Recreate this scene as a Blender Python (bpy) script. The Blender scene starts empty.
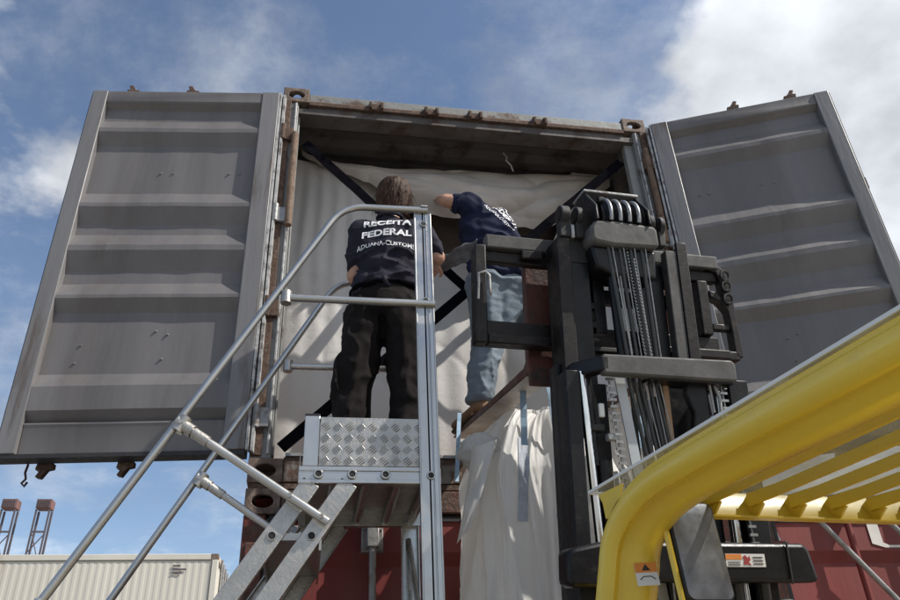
import bpy, bmesh, math, random
from mathutils import Vector, Matrix, noise
from mathutils.bvhtree import BVHTree
R = math.radians
random.seed(7)
scene = bpy.context.scene
COL = scene.collection
V = Vector

# ------------------------------------------------------------------ camera, sky, sun
ZB = 2.62                                   # underside of the upper container
cd = bpy.data.cameras.new('camera'); cam = bpy.data.objects.new('camera', cd); COL.objects.link(cam)
cd.sensor_width = 36; cd.lens = 30.62; cd.clip_start = .05; cd.clip_end = 3000
pit, yaw, rol = R(31.02), R(11.05), R(-2.876)
F = V((math.sin(yaw)*math.cos(pit), math.cos(yaw)*math.cos(pit), math.sin(pit)))
R0 = V((math.cos(yaw), -math.sin(yaw), 0)); U0 = R0.cross(F)
R1 = math.cos(rol)*R0 + math.sin(rol)*U0; U1 = -math.sin(rol)*R0 + math.cos(rol)*U0
mw = Matrix((R1, U1, -F)).transposed().to_4x4(); mw.translation = V((-.9116, -3.6, ZB-1.1546))
cam.matrix_world = mw
scene.camera = cam
scene.render.resolution_x = 1024; scene.render.resolution_y = 683
SUN_AZ, SUN_EL = R(-27), R(47)              # azimuth from +x, anticlockwise
SKY_STRENGTH = .105
SUN_POWER = 4.0
scene.view_settings.view_transform = 'Standard'; scene.view_settings.look = 'None'
scene.view_settings.exposure = 0.45; scene.view_settings.gamma = 1
sv = V((math.cos(SUN_AZ)*math.cos(SUN_EL), math.sin(SUN_AZ)*math.cos(SUN_EL), math.sin(SUN_EL)))
sd = bpy.data.lights.new('sun', 'SUN'); sd.energy = SUN_POWER; sd.angle = R(.6); sd.color = (1, .95, .87)
so = bpy.data.objects.new('sun', sd); COL.objects.link(so); so.rotation_euler = sv.to_track_quat('Z', 'Y').to_euler()

def build_world():
    w = bpy.data.worlds.new("World"); scene.world = w; w.use_nodes = True
    nt = w.node_tree; N = nt.nodes; L = nt.links; N.clear()
    def n(t, **k):
        o = N.new(t)
        for a, b in k.items(): setattr(o, a, b)
        return o
    def mth(op, a, b=None, c=None, clamp=False):
        o = n('ShaderNodeMath', operation=op); o.use_clamp = clamp
        for i, x in enumerate((a, b, c)):
            if x is None: continue
            if isinstance(x, (int, float)): o.inputs[i].default_value = x
            else: L.new(x, o.inputs[i])
        return o.outputs[0]
    out = n('ShaderNodeOutputWorld'); bg = n('ShaderNodeBackground'); bg.inputs[1].default_value = SKY_STRENGTH
    sky = n('ShaderNodeTexSky', sky_type='NISHITA'); sky.sun_disc = False
    sky.sun_elevation = SUN_EL; sky.sun_rotation = R(90) - SUN_AZ
    sky.air_density = 1.0; sky.dust_density = .6; sky.ozone_density = 1.6; sky.altitude = 10
    tc = n('ShaderNodeTexCoord'); sep = n('ShaderNodeSeparateXYZ'); L.new(tc.outputs['Generated'], sep.inputs[0])
    x, y, z = sep.outputs
    zz = mth('MAXIMUM', z, .0); zd = mth('ADD', zz, .22)
    px = mth('DIVIDE', x, zd); py = mth('DIVIDE', y, zd)
    cmb = n('ShaderNodeCombineXYZ'); L.new(px, cmb.inputs[0]); L.new(py, cmb.inputs[1]); cmb.inputs[2].default_value = 31.5
    n1 = n('ShaderNodeTexNoise'); n1.inputs['Scale'].default_value = 1.7; n1.inputs['Detail'].default_value = 12; n1.inputs['Roughness'].default_value = .54
    n1.inputs['Distortion'].default_value = .1
    L.new(cmb.outputs[0], n1.inputs['Vector'])
    # more cloud towards the sun's side (right) and low on the left
    bx = mth('MULTIPLY_ADD', x, 1.0, -.27)
    bx = mth('MULTIPLY', mth('MAXIMUM', bx, 0), 1.0)
    bl = mth('MULTIPLY', mth('MAXIMUM', mth('MULTIPLY_ADD', x, -1, -.02), 0), -.14)
    blow = mth('MULTIPLY', mth('MAXIMUM', mth('SUBTRACT', .30, z), 0), .22)
    d = mth('ADD', n1.outputs[0], mth('ADD', bx, mth('ADD', bl, blow)))
    ramp = n('ShaderNodeMapRange', interpolation_type='SMOOTHSTEP'); L.new(d, ramp.inputs[0])
    ramp.inputs[1].default_value = .49; ramp.inputs[2].default_value = .575
    n2 = n('ShaderNodeTexNoise'); n2.inputs['Scale'].default_value = 3.1; n2.inputs['Detail'].default_value = 8
    L.new(cmb.outputs[0], n2.inputs['Vector'])
    shade = n('ShaderNodeMapRange'); L.new(n2.outputs[0], shade.inputs[0])
    shade.inputs[1].default_value = .36; shade.inputs[2].default_value = .62; shade.inputs[3].default_value = 3.5; shade.inputs[4].default_value = 8.6
    cc = n('ShaderNodeVectorMath', operation='SCALE'); cc.inputs[0].default_value = (.93, .96, 1.0); L.new(shade.outputs[0], cc.inputs['Scale'])
    mix = n('ShaderNodeMix', data_type='RGBA'); n3 = n('ShaderNodeTexNoise'); n3.inputs['Scale'].default_value = 2.3; n3.inputs['Detail'].default_value = 10; n3.inputs['Roughness'].default_value = .66; n3.inputs['Distortion'].default_value = .1
    mp = n('ShaderNodeMapping'); mp.inputs['Location'].default_value = (4.2, 1.3, 9.0); L.new(cmb.outputs[0], mp.inputs[0]); L.new(mp.outputs[0], n3.inputs['Vector'])
    wisp = n('ShaderNodeMapRange', interpolation_type='SMOOTHSTEP'); L.new(n3.outputs[0], wisp.inputs[0]); wisp.inputs[1].default_value = .46; wisp.inputs[2].default_value = .74; wisp.inputs[3].default_value = .03; wisp.inputs[4].default_value = .5
    fac = mth('MAXIMUM', mth('MULTIPLY', ramp.outputs[0], .9), wisp.outputs[0])
    L.new(fac, mix.inputs[0]); L.new(sky.outputs[0], mix.inputs[6]); L.new(cc.outputs[0], mix.inputs[7])
    L.new(mix.outputs[2], bg.inputs[0]); L.new(bg.outputs[0], out.inputs[0])
build_world()

# ------------------------------------------------------------------ materials
def mat(name, col, rough=.6, metal=0, var=.15, vscale=4, bump=.0, bscale=60, col2=None, amt=.0, pscale=5, edge=.12,
        streak=False, spec=.5, col3=None, amt3=0, p3=30, trans=0, coat=0, sheen=0):
    """painted / worn surface: base colour with soft variation, patches of a second colour (rust, dust) and a third fine speckle"""
    m = bpy.data.materials.new(name); m.use_nodes = True
    nt = m.node_tree; N = nt.nodes; L = nt.links; b = N['Principled BSDF']
    tc = N.new('ShaderNodeTexCoord'); mp = N.new('ShaderNodeMapping'); L.new(tc.outputs['Object'], mp.inputs[0])
    if streak: mp.inputs['Scale'].default_value = (1, 1, .12)
    def nz(sc, det=6, ro=.6, src=None):
        t = N.new('ShaderNodeTexNoise'); t.inputs['Scale'].default_value = sc; t.inputs['Detail'].default_value = det; t.inputs['Roughness'].default_value = ro
        L.new((src or mp).outputs['Vector' if src is None else 0], t.inputs['Vector']); return t.outputs[0]
    def rng(s, a, b_, c, d_):
        t = N.new('ShaderNodeMapRange'); L.new(s, t.inputs[0])
        for i, x in enumerate((a, b_, c, d_)): t.inputs[i+1].default_value = x
        return t.outputs[0]
    sc = N.new('ShaderNodeVectorMath'); sc.operation = 'SCALE'; sc.inputs[0].default_value = col
    L.new(rng(nz(vscale), .3, .7, 1-var, 1+var), sc.inputs['Scale'])
    cur = sc.outputs[0]; rsrc = None
    for c_, a_, p_ in ((col2, amt, pscale), (col3, amt3, p3)):
        if c_ is None: continue
        f = rng(nz(p_, 9, .68), .62-a_*.35, .62-a_*.35+edge, 0, 1)
        mx = N.new('ShaderNodeMix'); mx.data_type = 'RGBA'; L.new(f, mx.inputs[0]); L.new(cur, mx.inputs[6])
        s2 = N.new('ShaderNodeVectorMath'); s2.operation = 'SCALE'; s2.inputs[0].default_value = c_
        L.new(rng(nz(p_*3.3), .3, .7, .6, 1.4), s2.inputs['Scale']); L.new(s2.outputs[0], mx.inputs[7])
        cur = mx.outputs[2]; rsrc = f
        if metal:
            L.new(rng(f, 0, 1, metal, 0), b.inputs['Metallic'])
    L.new(cur, b.inputs['Base Color'])
    L.new(rng(nz(vscale*3), .3, .7, max(.03, rough-.1), min(1, rough+.12)), b.inputs['Roughness'])
    if not (metal and col2): b.inputs['Metallic'].default_value = metal
    b.inputs['Specular IOR Level'].default_value = spec
    if trans: b.inputs['Transmission Weight'].default_value = trans
    if coat: b.inputs['Coat Weight'].default_value = coat; b.inputs['Coat Roughness'].default_value = .12
    if sheen: b.inputs['Sheen Weight'].default_value = sheen
    if bump:
        bp = N.new('ShaderNodeBump'); bp.inputs['Strength'].default_value = bump; bp.inputs['Distance'].default_value = .01
        L.new(nz(bscale, 6, .6, tc if False else None), bp.inputs['Height']); L.new(bp.outputs[0], b.inputs['Normal'])
    return m
RUST = (.075, .042, .028)
M = dict(
 door=mat('door_paint', (.135, .127, .128), .5, var=.24, vscale=2.4, bump=.2, bscale=9, col2=(.085, .07, .062), amt=.3, pscale=2.6, edge=.35, streak=True, col3=(.24, .23, .22), amt3=-.02, p3=34),
 doorframe=mat('door_frame_paint', (.175, .17, .172), .45, var=.18, vscale=5, bump=.25, bscale=20, col2=(.1, .075, .06), amt=.2, pscale=7, streak=True),
 doorext=mat('door_exterior_paint', (.22, .22, .22), .6, var=.12, bump=.2, bscale=20, col2=RUST, amt=.2, pscale=3),
 post=mat('frame_paint', (.19, .192, .185), .55, var=.15, bump=.2, bscale=40, col2=RUST, amt=.24, pscale=6, edge=.08),
 postrust=mat('rusty_frame', (.19, .17, .155), .75, var=.3, bump=.4, bscale=50, col2=RUST, amt=.6, pscale=9, edge=.1),
 rust=mat('rust', RUST, .85, var=.5, vscale=20, bump=.5, bscale=80, col2=(.12, .08, .06), amt=.35, pscale=25),
 casting=mat('casting_steel', (.11, .075, .058), .75, var=.4, vscale=12, bump=.4, bscale=60, col2=(.2, .15, .12), amt=.4, pscale=14),
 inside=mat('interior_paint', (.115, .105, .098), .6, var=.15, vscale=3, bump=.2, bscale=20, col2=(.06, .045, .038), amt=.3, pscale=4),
 darkin=mat('shaded_header_paint', (.075, .066, .062), .7, var=.3, vscale=5, bump=.3, bscale=30, col2=(.05, .03, .022), amt=.35, pscale=6),  # header paint darkened: shade below the beam is put into the colour
 cargo=mat('cargo_cloth', (.20, .165, .145), .85, var=.3, vscale=5, bump=.4, bscale=12),
 gasket=mat('pale_gasket', (.42, .42, .42), .6, var=.2, vscale=20, col2=(.12, .1, .09), amt=.35, pscale=14),
 rubber=mat('black_rubber', (.018, .017, .018), .6, var=.3, vscale=20, bump=.3),
 red=mat('red_container_paint', (.17, .024, .02), .55, var=.2, vscale=2, bump=.25, bscale=20, col2=(.06, .02, .015), amt=.25, pscale=4, edge=.25, streak=True),
 redrust=mat('rusty_red_frame', (.14, .03, .02), .7, var=.3, bump=.6, bscale=50, col2=RUST, amt=.6, pscale=8),
 galv=mat('galvanised_steel', (.3, .3, .3), .5, metal=.5, var=.25, vscale=12, bump=.3, bscale=50, col2=(.14, .1, .08), amt=.28, pscale=12),
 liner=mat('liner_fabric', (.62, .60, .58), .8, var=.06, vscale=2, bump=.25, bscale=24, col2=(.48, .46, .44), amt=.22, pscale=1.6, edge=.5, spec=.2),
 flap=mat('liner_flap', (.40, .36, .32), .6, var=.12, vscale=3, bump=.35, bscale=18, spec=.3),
 strap=mat('black_webbing', (.006, .006, .008), .95, var=.3, vscale=20, spec=.0),
 alu=mat('aluminium', (.46, .455, .44), .3, metal=.9, var=.05, vscale=3, bump=.03, bscale=160, col2=(.36, .35, .33), amt=-.05, pscale=9, edge=.3),
 alu_d=mat('worn_aluminium', (.40, .385, .36), .38, metal=.85, var=.14, vscale=10, bump=.25, bscale=80, col2=(.32, .3, .28), amt=.3, pscale=9, edge=.3),
 hole=mat('bolt_hole', (.01, .01, .01), .7),
 black=mat('mast_black_paint', (.006, .006, .0075), .36, var=.3, vscale=6, bump=.12, bscale=60, col2=(.03, .027, .026), amt=.1, pscale=18, edge=.2, spec=.3),
 dust=mat('dusty_black_steel', (.013, .013, .013), .65, var=.3, vscale=9, bump=.07, bscale=60, col2=(.115, .11, .105), amt=.38, pscale=5, edge=.4, col3=(.02, .018, .018), amt3=.0, p3=16),
 dustl=mat('pale_dusty_steel', (.062, .06, .058), .7, var=.25, vscale=7, bump=.08, bscale=50, col2=(.135, .13, .125), amt=.5, pscale=6, edge=.4, col3=(.016, .015, .015), amt3=.08, p3=12),
 greasy=mat('greasy_brown_steel', (.010, .0075, .007), .45, var=.4, vscale=12, bump=.1, bscale=90, spec=.3, col2=(.038, .029, .025), amt=.2, pscale=16),
 forkm=mat('red_brown_fork', (.08, .024, .017), .55, var=.3, vscale=6, bump=.4, bscale=40, col2=(.035, .022, .02), amt=.35, pscale=8),
 forkb=mat('dusty_bounce_lit_fork', (.42, .38, .35), .5, metal=.0, var=.25, vscale=5, bump=.4, bscale=30, col2=(.16, .09, .06), amt=.2, pscale=7, edge=.3),  # pale dust and rust patches, brightened by sun bounce painted into the colour
 hose=mat('hose_rubber', (.03, .03, .03), .35, var=.2),
 chain=mat('chain_steel', (.30, .30, .30), .35, metal=.7, var=.3, vscale=60),
 chrome=mat('chrome_rod', (.75, .76, .78), .12, metal=1, var=.05),
 plate=mat('painted_guard_plate', (.42, .44, .46), .4, var=.1, vscale=8),
 wood=mat('wood_strip', (.30, .19, .11), .7, var=.2, vscale=10, bump=.4, streak=True),
 yellow=mat('yellow_paint', (.72, .52, .055), .3, var=.05, vscale=2, coat=.3, col2=(.50, .37, .09), amt=.16, pscale=4, edge=.35, col3=(.30, .22, .09), amt3=-.12, p3=55),
 pants=mat('dark_cargo_cloth', (.011, .009, .009), .9, var=.3, vscale=8, bump=.25, bscale=120, spec=.15),
 shirt1=mat('dark_navy_cotton', (.020, .019, .030), .85, var=.2, vscale=8, bump=.2, bscale=140, spec=.2),
 shirt2=mat('navy_cotton', (.012, .015, .040), .85, var=.2, vscale=8, bump=.2, bscale=140, spec=.2),
 jeans=mat('faded_denim', (.14, .175, .21), .85, var=.25, vscale=7, bump=.3, bscale=150, col2=(.28, .34, .40), amt=.2, pscale=8, edge=.4),
 skin=mat('skin', (.42, .23, .16), .5, var=.08, vscale=15, bump=.1, bscale=90),
 hair1=mat('dark_brown_hair', (.042, .02, .011), .6, var=.5, vscale=50, bump=.3, bscale=120, col2=(.06, .03, .018), amt=.12, pscale=30, spec=.2),
 hair2=mat('black_hair', (.012, .01, .009), .5, var=.5, vscale=60, bump=.8, bscale=120),
 boot=mat('tan_suede', (.20, .12, .065), .8, var=.2, vscale=12, bump=.5, bscale=90),
 bootd=mat('dark_boot', (.02, .017, .015), .6, var=.2),
 sole=mat('boot_sole', (.05, .035, .025), .8, var=.2),
 print=mat('white_print', (.72, .72, .74), .7, var=.06, vscale=30),
 whitep=mat('white_lettering', (.62, .6, .57), .6, var=.1, vscale=12),
 bluestrap=mat('pale_blue_webbing', (.30, .43, .56), .75, var=.15, vscale=30, bump=.4, bscale=250),
 greystrap=mat('grey_webbing', (.40, .43, .48), .75, var=.15, vscale=30, bump=.4, bscale=250),
 greycloth=mat('grey_sheet', (.09, .095, .11), .6, var=.2, vscale=12, bump=.4, bscale=30),
 tube=mat('brown_tube', (.16, .105, .07), .75, var=.25, vscale=14, bump=.4, col2=(.09, .05, .03), amt=.3, pscale=10),
 reefer=mat('cream_container_paint', (.56, .53, .46), .55, var=.07, vscale=.8, col2=(.35, .25, .15), amt=.12, pscale=1.2, streak=True),
 crane=mat('crane_steel', (.09, .075, .085), .7, var=.15, vscale=.2), crane2=mat('crane_brown', (.17, .085, .075), .7, var=.2, vscale=.3),
 concrete=mat('yard_concrete', (.25, .235, .215), .85, var=.15, vscale=.5, bump=.3, bscale=20, col2=(.2, .19, .18), amt=.35, pscale=.3),
 orange=mat('orange_label', (.72, .25, .05), .5), label=mat('white_label', (.7, .7, .68), .5, var=.04), labelk=mat('label_ink', (.03, .03, .03), .5), labelr=mat('label_red_ink', (.35, .05, .05), .5),
 mirror=mat('mirror_glass', (.22, .23, .26), .36, metal=.75, var=.35, vscale=14), seat=mat('black_vinyl', (.02, .02, .02), .5), tyre=mat('tyre', (.02, .02, .02), .85, bump=.3),
 caution=mat('pale_lamp', (.7, .7, .66), .3),
)
def bag_material():
    m = mat('woven_bag', (.80, .79, .77), .5, var=.05, vscale=3, bump=.55, bscale=26, spec=.4, streak=True)
    nt = m.node_tree; N = nt.nodes; L = nt.links; b = N['Principled BSDF']; out = N['Material Output']
    tr = N.new('ShaderNodeBsdfTranslucent'); tr.inputs[0].default_value = (.72, .7, .66, 1)
    mx = N.new('ShaderNodeMixShader'); mx.inputs[0].default_value = .36
    L.new(b.outputs[0], mx.inputs[1]); L.new(tr.outputs[0], mx.inputs[2]); L.new(mx.outputs[0], out.inputs[0])
    return m
M['bag'] = bag_material()
def sheet_material():
    m = bpy.data.materials.new('roof_sheet_clear'); m.use_nodes = True
    nt = m.node_tree; N = nt.nodes; L = nt.links; b = N['Principled BSDF']; out = N['Material Output']
    b.inputs['Base Color'].default_value = (.75, .76, .74, 1); b.inputs['Roughness'].default_value = .15
    tp = N.new('ShaderNodeBsdfTransparent'); tp.inputs[0].default_value = (.70, .71, .70, 1)
    nz = N.new('ShaderNodeTexNoise'); nz.inputs['Scale'].default_value = 9; nz.inputs['Detail'].default_value = 8
    mr = N.new('ShaderNodeMapRange'); mr.inputs[1].default_value = .35; mr.inputs[2].default_value = .75; mr.inputs[3].default_value = .15; mr.inputs[4].default_value = .5
    mx = N.new('ShaderNodeMixShader'); L.new(nz.outputs[0], mr.inputs[0]); L.new(mr.outputs[0], mx.inputs[0])
    L.new(tp.outputs[0], mx.inputs[1]); L.new(b.outputs[0], mx.inputs[2]); L.new(mx.outputs[0], out.inputs[0])
    return m
M['sheet'] = sheet_material()

# ------------------------------------------------------------------ helpers
def tag(o, label=None, cat=None, group=None, kind=None):
    if label: o['label'] = label
    if cat: o['category'] = cat
    if group: o['group'] = group
    if kind: o['kind'] = kind
    return o
def empty(name, loc, label, cat, group=None):
    o = bpy.data.objects.new(name, None); COL.objects.link(o); o.location = loc; o.empty_display_size = .2
    o['home'] = tuple(loc)
    tag(o, label, cat, group); return o
def frame(o=(0, 0, 0), x=(1, 0, 0), y=(0, 1, 0), z=(0, 0, 1)):
    m = Matrix((V(x), V(y), V(z))).transposed().to_4x4(); m.translation = V(o); return m
ID = Matrix.Identity(4)
def link(name, me, m, parent, smooth=None, bevel=0):
    o = bpy.data.objects.new(name, me); COL.objects.link(o)
    me.materials.clear(); me.materials.append(m)
    if smooth is not None:
        for p in me.polygons: p.use_smooth = True
        if smooth < 180:
            me.set_sharp_from_angle(angle=R(smooth))
    if parent is not None:
        o.parent = parent
        if parent.type == 'EMPTY': o.matrix_parent_inverse = Matrix.Translation(V(parent['home'])).inverted()
    if bevel:
        b = o.modifiers.new('bevel', 'BEVEL'); b.width = bevel; b.segments = 2; b.limit_method = 'ANGLE'; b.angle_limit = R(40); b.harden_normals = False
        for p in me.polygons: p.use_smooth = True
        me.set_sharp_from_angle(angle=R(50))
    return o
class MB:
    def __init__(s, fr=None): s.bm = bmesh.new(); s.fr = fr or ID
    def box(s, x0, x1, y0, y1, z0, z1, fr=None):
        fr = fr or s.fr; vs = [s.bm.verts.new(fr @ V((x, y, z))) for x in (x0, x1) for y in (y0, y1) for z in (z0, z1)]
        for f in ((0, 1, 3, 2), (4, 6, 7, 5), (0, 4, 5, 1), (2, 3, 7, 6), (0, 2, 6, 4), (1, 5, 7, 3)): s.bm.faces.new([vs[i] for i in f])
        return s
    def prism(s, pts, a, b, plane='xz', fr=None):
        """closed outline pts extruded between a and b along the remaining axis"""
        fr = fr or s.fr
        def P(p, t):
            if plane == 'xz': return fr @ V((p[0], t, p[1]))
            if plane == 'xy': return fr @ V((p[0], p[1], t))
            return fr @ V((t, p[0], p[1]))
        A = [s.bm.verts.new(P(p, a)) for p in pts]; B = [s.bm.verts.new(P(p, b)) for p in pts]
        n = len(pts); s.bm.faces.new(A); s.bm.faces.new(B[::-1])
        for i in range(n): s.bm.faces.new((A[i], B[i], B[(i+1) % n], A[(i+1) % n]))
        return s
    def tube(s, pts, r, n=12, fr=None, cap=True, closed=False, flat=1.0):
        fr = fr or s.fr; P = [fr @ V(p) for p in pts]; rr = r if isinstance(r, (list, tuple)) else [r]*len(P)
        up = None; rings = []
        for i, p in enumerate(P):
            if closed: t = (P[(i+1) % len(P)]-P[i-1]).normalized()
            else: t = (P[min(i+1, len(P)-1)]-P[max(i-1, 0)]).normalized()
            if up is None:
                up = t.orthogonal().normalized()
            up = (up-t*up.dot(t)).normalized(); w = t.cross(up)
            rings.append([s.bm.verts.new(p+(up*math.cos(2*math.pi*k/n)+w*math.sin(2*math.pi*k/n)*flat)*rr[i]) for k in range(n)])
        m = len(rings)
        for i in range(m if closed else m-1):
            a, b = rings[i], rings[(i+1) % m]
            for k in range(n): s.bm.faces.new((a[k], a[(k+1) % n], b[(k+1) % n], b[k]))
        if cap and not closed: s.bm.faces.new(rings[0][::-1]); s.bm.faces.new(rings[-1])
        return s
    def grid(s, fn, nu, nv, thick=0):
        vs = [[s.bm.verts.new(s.fr @ V(fn(i/nu, j/nv))) for j in range(nv+1)] for i in range(nu+1)]
        for i in range(nu):
            for j in range(nv): s.bm.faces.new((vs[i][j], vs[i+1][j], vs[i+1][j+1], vs[i][j+1]))
        return s
    def sweep(s, path, prof, side=None, closed=True, cap=True):
        """profile points (a, b) carried along path; a runs along the vector side, b along side x tangent"""
        rings = []
        P = [V(p) for p in path]
        for i, p in enumerate(P):
            t = (P[min(i+1, len(P)-1)]-P[max(i-1, 0)]).normalized()
            sd_ = V(side); sd_ = (sd_-t*sd_.dot(t)).normalized(); nn = t.cross(sd_)
            rings.append([s.bm.verts.new(s.fr @ (p+sd_*a+nn*b)) for a, b in prof])
        n = len(prof)
        for i in range(len(P)-1):
            for k in range(n if closed else n-1): s.bm.faces.new((rings[i][k], rings[i][(k+1) % n], rings[i+1][(k+1) % n], rings[i+1][k]))
        if cap and closed: s.bm.faces.new(rings[0][::-1]); s.bm.faces.new(rings[-1])
        return s
    def mesh(s, name):
        bmesh.ops.recalc_face_normals(s.bm, faces=s.bm.faces[:]); me = bpy.data.meshes.new(name); s.bm.to_mesh(me); s.bm.free(); return me
    def build(s, name, m, parent=None, smooth=None, bevel=0, label=None, kind=None):
        o = link(name, s.mesh(name), M[m] if isinstance(m, str) else m, parent, smooth, bevel)
        return tag(o, label, kind=kind)
def oval(cx, cz, a, b, n=20): return [(cx+a*math.cos(2*math.pi*k/n), cz+b*math.sin(2*math.pi*k/n)) for k in range(n)]
def holed(mb, w0, w1, h0, h1, t0, t1, cx, cz, a, b, fr, n=24):
    """rectangular plate with an oval hole, local x = width, z = height, y = thickness"""
    outer = []; q = []
    for k in range(n):
        an = 2*math.pi*k/n+math.pi/n; c, s_ = math.cos(an), math.sin(an)
        hx = (w1-cx if c > 0 else cx-w0); hz = (h1-cz if s_ > 0 else cz-h0)
        t = min(hx/max(abs(c), 1e-6), hz/max(abs(s_), 1e-6)); q.append((cx+c*t, cz+s_*t)); outer.append((cx+a*c, cz+b*s_))
    # snap nearest ring points to the rectangle corners
    for X in (w0, w1):
        for Z in (h0, h1):
            k = min(range(n), key=lambda i: (q[i][0]-X)**2+(q[i][1]-Z)**2); q[k] = (X, Z)
    L = []
    for t in (t0, t1):
        L.append([mb.bm.verts.new(fr @ V((p[0], t, p[1]))) for p in q]); L.append([mb.bm.verts.new(fr @ V((p[0], t, p[1]))) for p in outer])
    for k in range(n):
        j = (k+1) % n
        mb.bm.faces.new((L[0][k], L[0][j], L[1][j], L[1][k])); mb.bm.faces.new((L[2][k], L[3][k], L[3][j], L[2][j]))
        mb.bm.faces.new((L[1][k], L[1][j], L[3][j], L[3][k])); mb.bm.faces.new((L[0][k], L[2][k], L[2][j], L[0][j]))

# ------------------------------------------------------------------ ground
g = MB(); g.box(-900, 900, -900, 900, -1, 0); tag(g.build('ground', 'concrete'), kind='structure')

# ------------------------------------------------------------------ containers
def corner_casting(parent, x, y, z, sx, sy, top, m='casting'):
    """hollow ISO corner casting: outer corner at (x, y), extends sx / sy inwards; z = its lowest level"""
    w, d, h, t = .162, .178, .118, .024
    mb = MB()
    fr = frame((x, y, z), (sx, 0, 0), (0, sy, 0), (0, 0, 1))
    holed(mb, 0, w, 0, h, 0, t, w*.5, h*.5, .05, .032, fr)                                   # end face
    fr2 = frame((x, y, z), (0, sy, 0), (sx, 0, 0), (0, 0, 1))
    holed(mb, t, d, 0, h, .0, t, d*.55, h*.5, .04, .032, fr2)                                # side face
    fr3 = frame((x, y, z+(h if top else 0)), (sx, 0, 0), (0, 0, -1 if top else 1), (0, sy, 0))
    holed(mb, t, w, t, d, -.001, t, w*.52, d*.52, .032, .055, fr3)                            # top or bottom face
    mb.box(w-.012, w, t, d, 0, h, fr); mb.box(t, w, d-.012, d, 0, h, fr)
    z0, z1 = (0, .012) if top else (h-.012, h)
    mb.box(t, w-.012, t, d-.012, z0, z1, fr)
    return mb.build('corner_casting', m, parent, smooth=35, bevel=.004)
def corrugated(mb, axis_len, height, fr, pitch=.28, depth=.036, flat=.07, slope=.068, vertical=True):
    pts = [0.]; s = 0
    prof = []
    x = 0
    while x < axis_len-.01:
        for dx, dd in ((0, 0), (flat, 0), (flat+slope, depth), (2*flat+slope, depth), (2*flat+2*slope, 0)):
            if x+dx <= axis_len: prof.append((x+dx, dd))
        x += 2*(flat+slope)
    prof.append((axis_len, 0))
    A = [mb.bm.verts.new(fr @ V((a, d, 0))) for a, d in prof]; B = [mb.bm.verts.new(fr @ V((a, d, height))) for a, d in prof]
    for i in range(len(prof)-1):
        if (prof[i+1][0]-prof[i][0]) > 1e-5: mb.bm.faces.new((A[i], A[i+1], B[i+1], B[i]))
def container_frame(root, X, Y0, Z0, L_, wall, post, frm, deep=6.06, H=2.591):
    x0, x1 = X-1.219, X+1.219; z1 = Z0+H
    for sx, xx in ((1, x0), (-1, x1)):
        for sy, yy in ((1, Y0), (-1, Y0+deep)):
            for top, zz in ((False, Z0), (True, z1-.118)): corner_casting(root, xx, yy, zz, sx, sy, top)
            MB().box(min(xx, xx+sx*.10), max(xx, xx+sx*.10), min(yy+sy*.012, yy+sy*.10), max(yy+sy*.012, yy+sy*.10), Z0+.118, z1-.118).build('corner_post', post, root, bevel=.006)
    for xx, sg in ((x0, 1), (x1, -1)):
        for zz in (Z0+.012, z1-.10):
            MB().box(min(xx+sg*.008, xx+sg*.07), max(xx+sg*.008, xx+sg*.07), Y0+.178, Y0+deep-.178, zz, zz+.085).build('side_rail', frm, root, bevel=.004)
        w = MB(); corrugated(w, deep-.2, H-.2, frame((xx+sg*.02, Y0+.1, Z0+.1), (0, 1, 0), (sg, 0, 0)))
        w.build('side_wall', wall, root)
    r = MB(); corrugated(r, deep-.02, 2.36, frame((x0+.04, Y0+.06, z1-.03), (0, 1, 0), (0, 0, -.55), (1, 0, 0))); r.build('roof', 'inside' if wall == 'inside' or wall == 'doorext' else wall, root)
    MB().box(x0+.07, x1-.07, Y0+.1, Y0+deep-.1, Z0+.12, Z0+.148).build('floor', 'wood', root)
    MB().box(x0+.162, x1-.162, Y0+deep-.06, Y0+deep-.01, Z0+.01, z1-.01).build('end_wall', wall, root)

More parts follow.
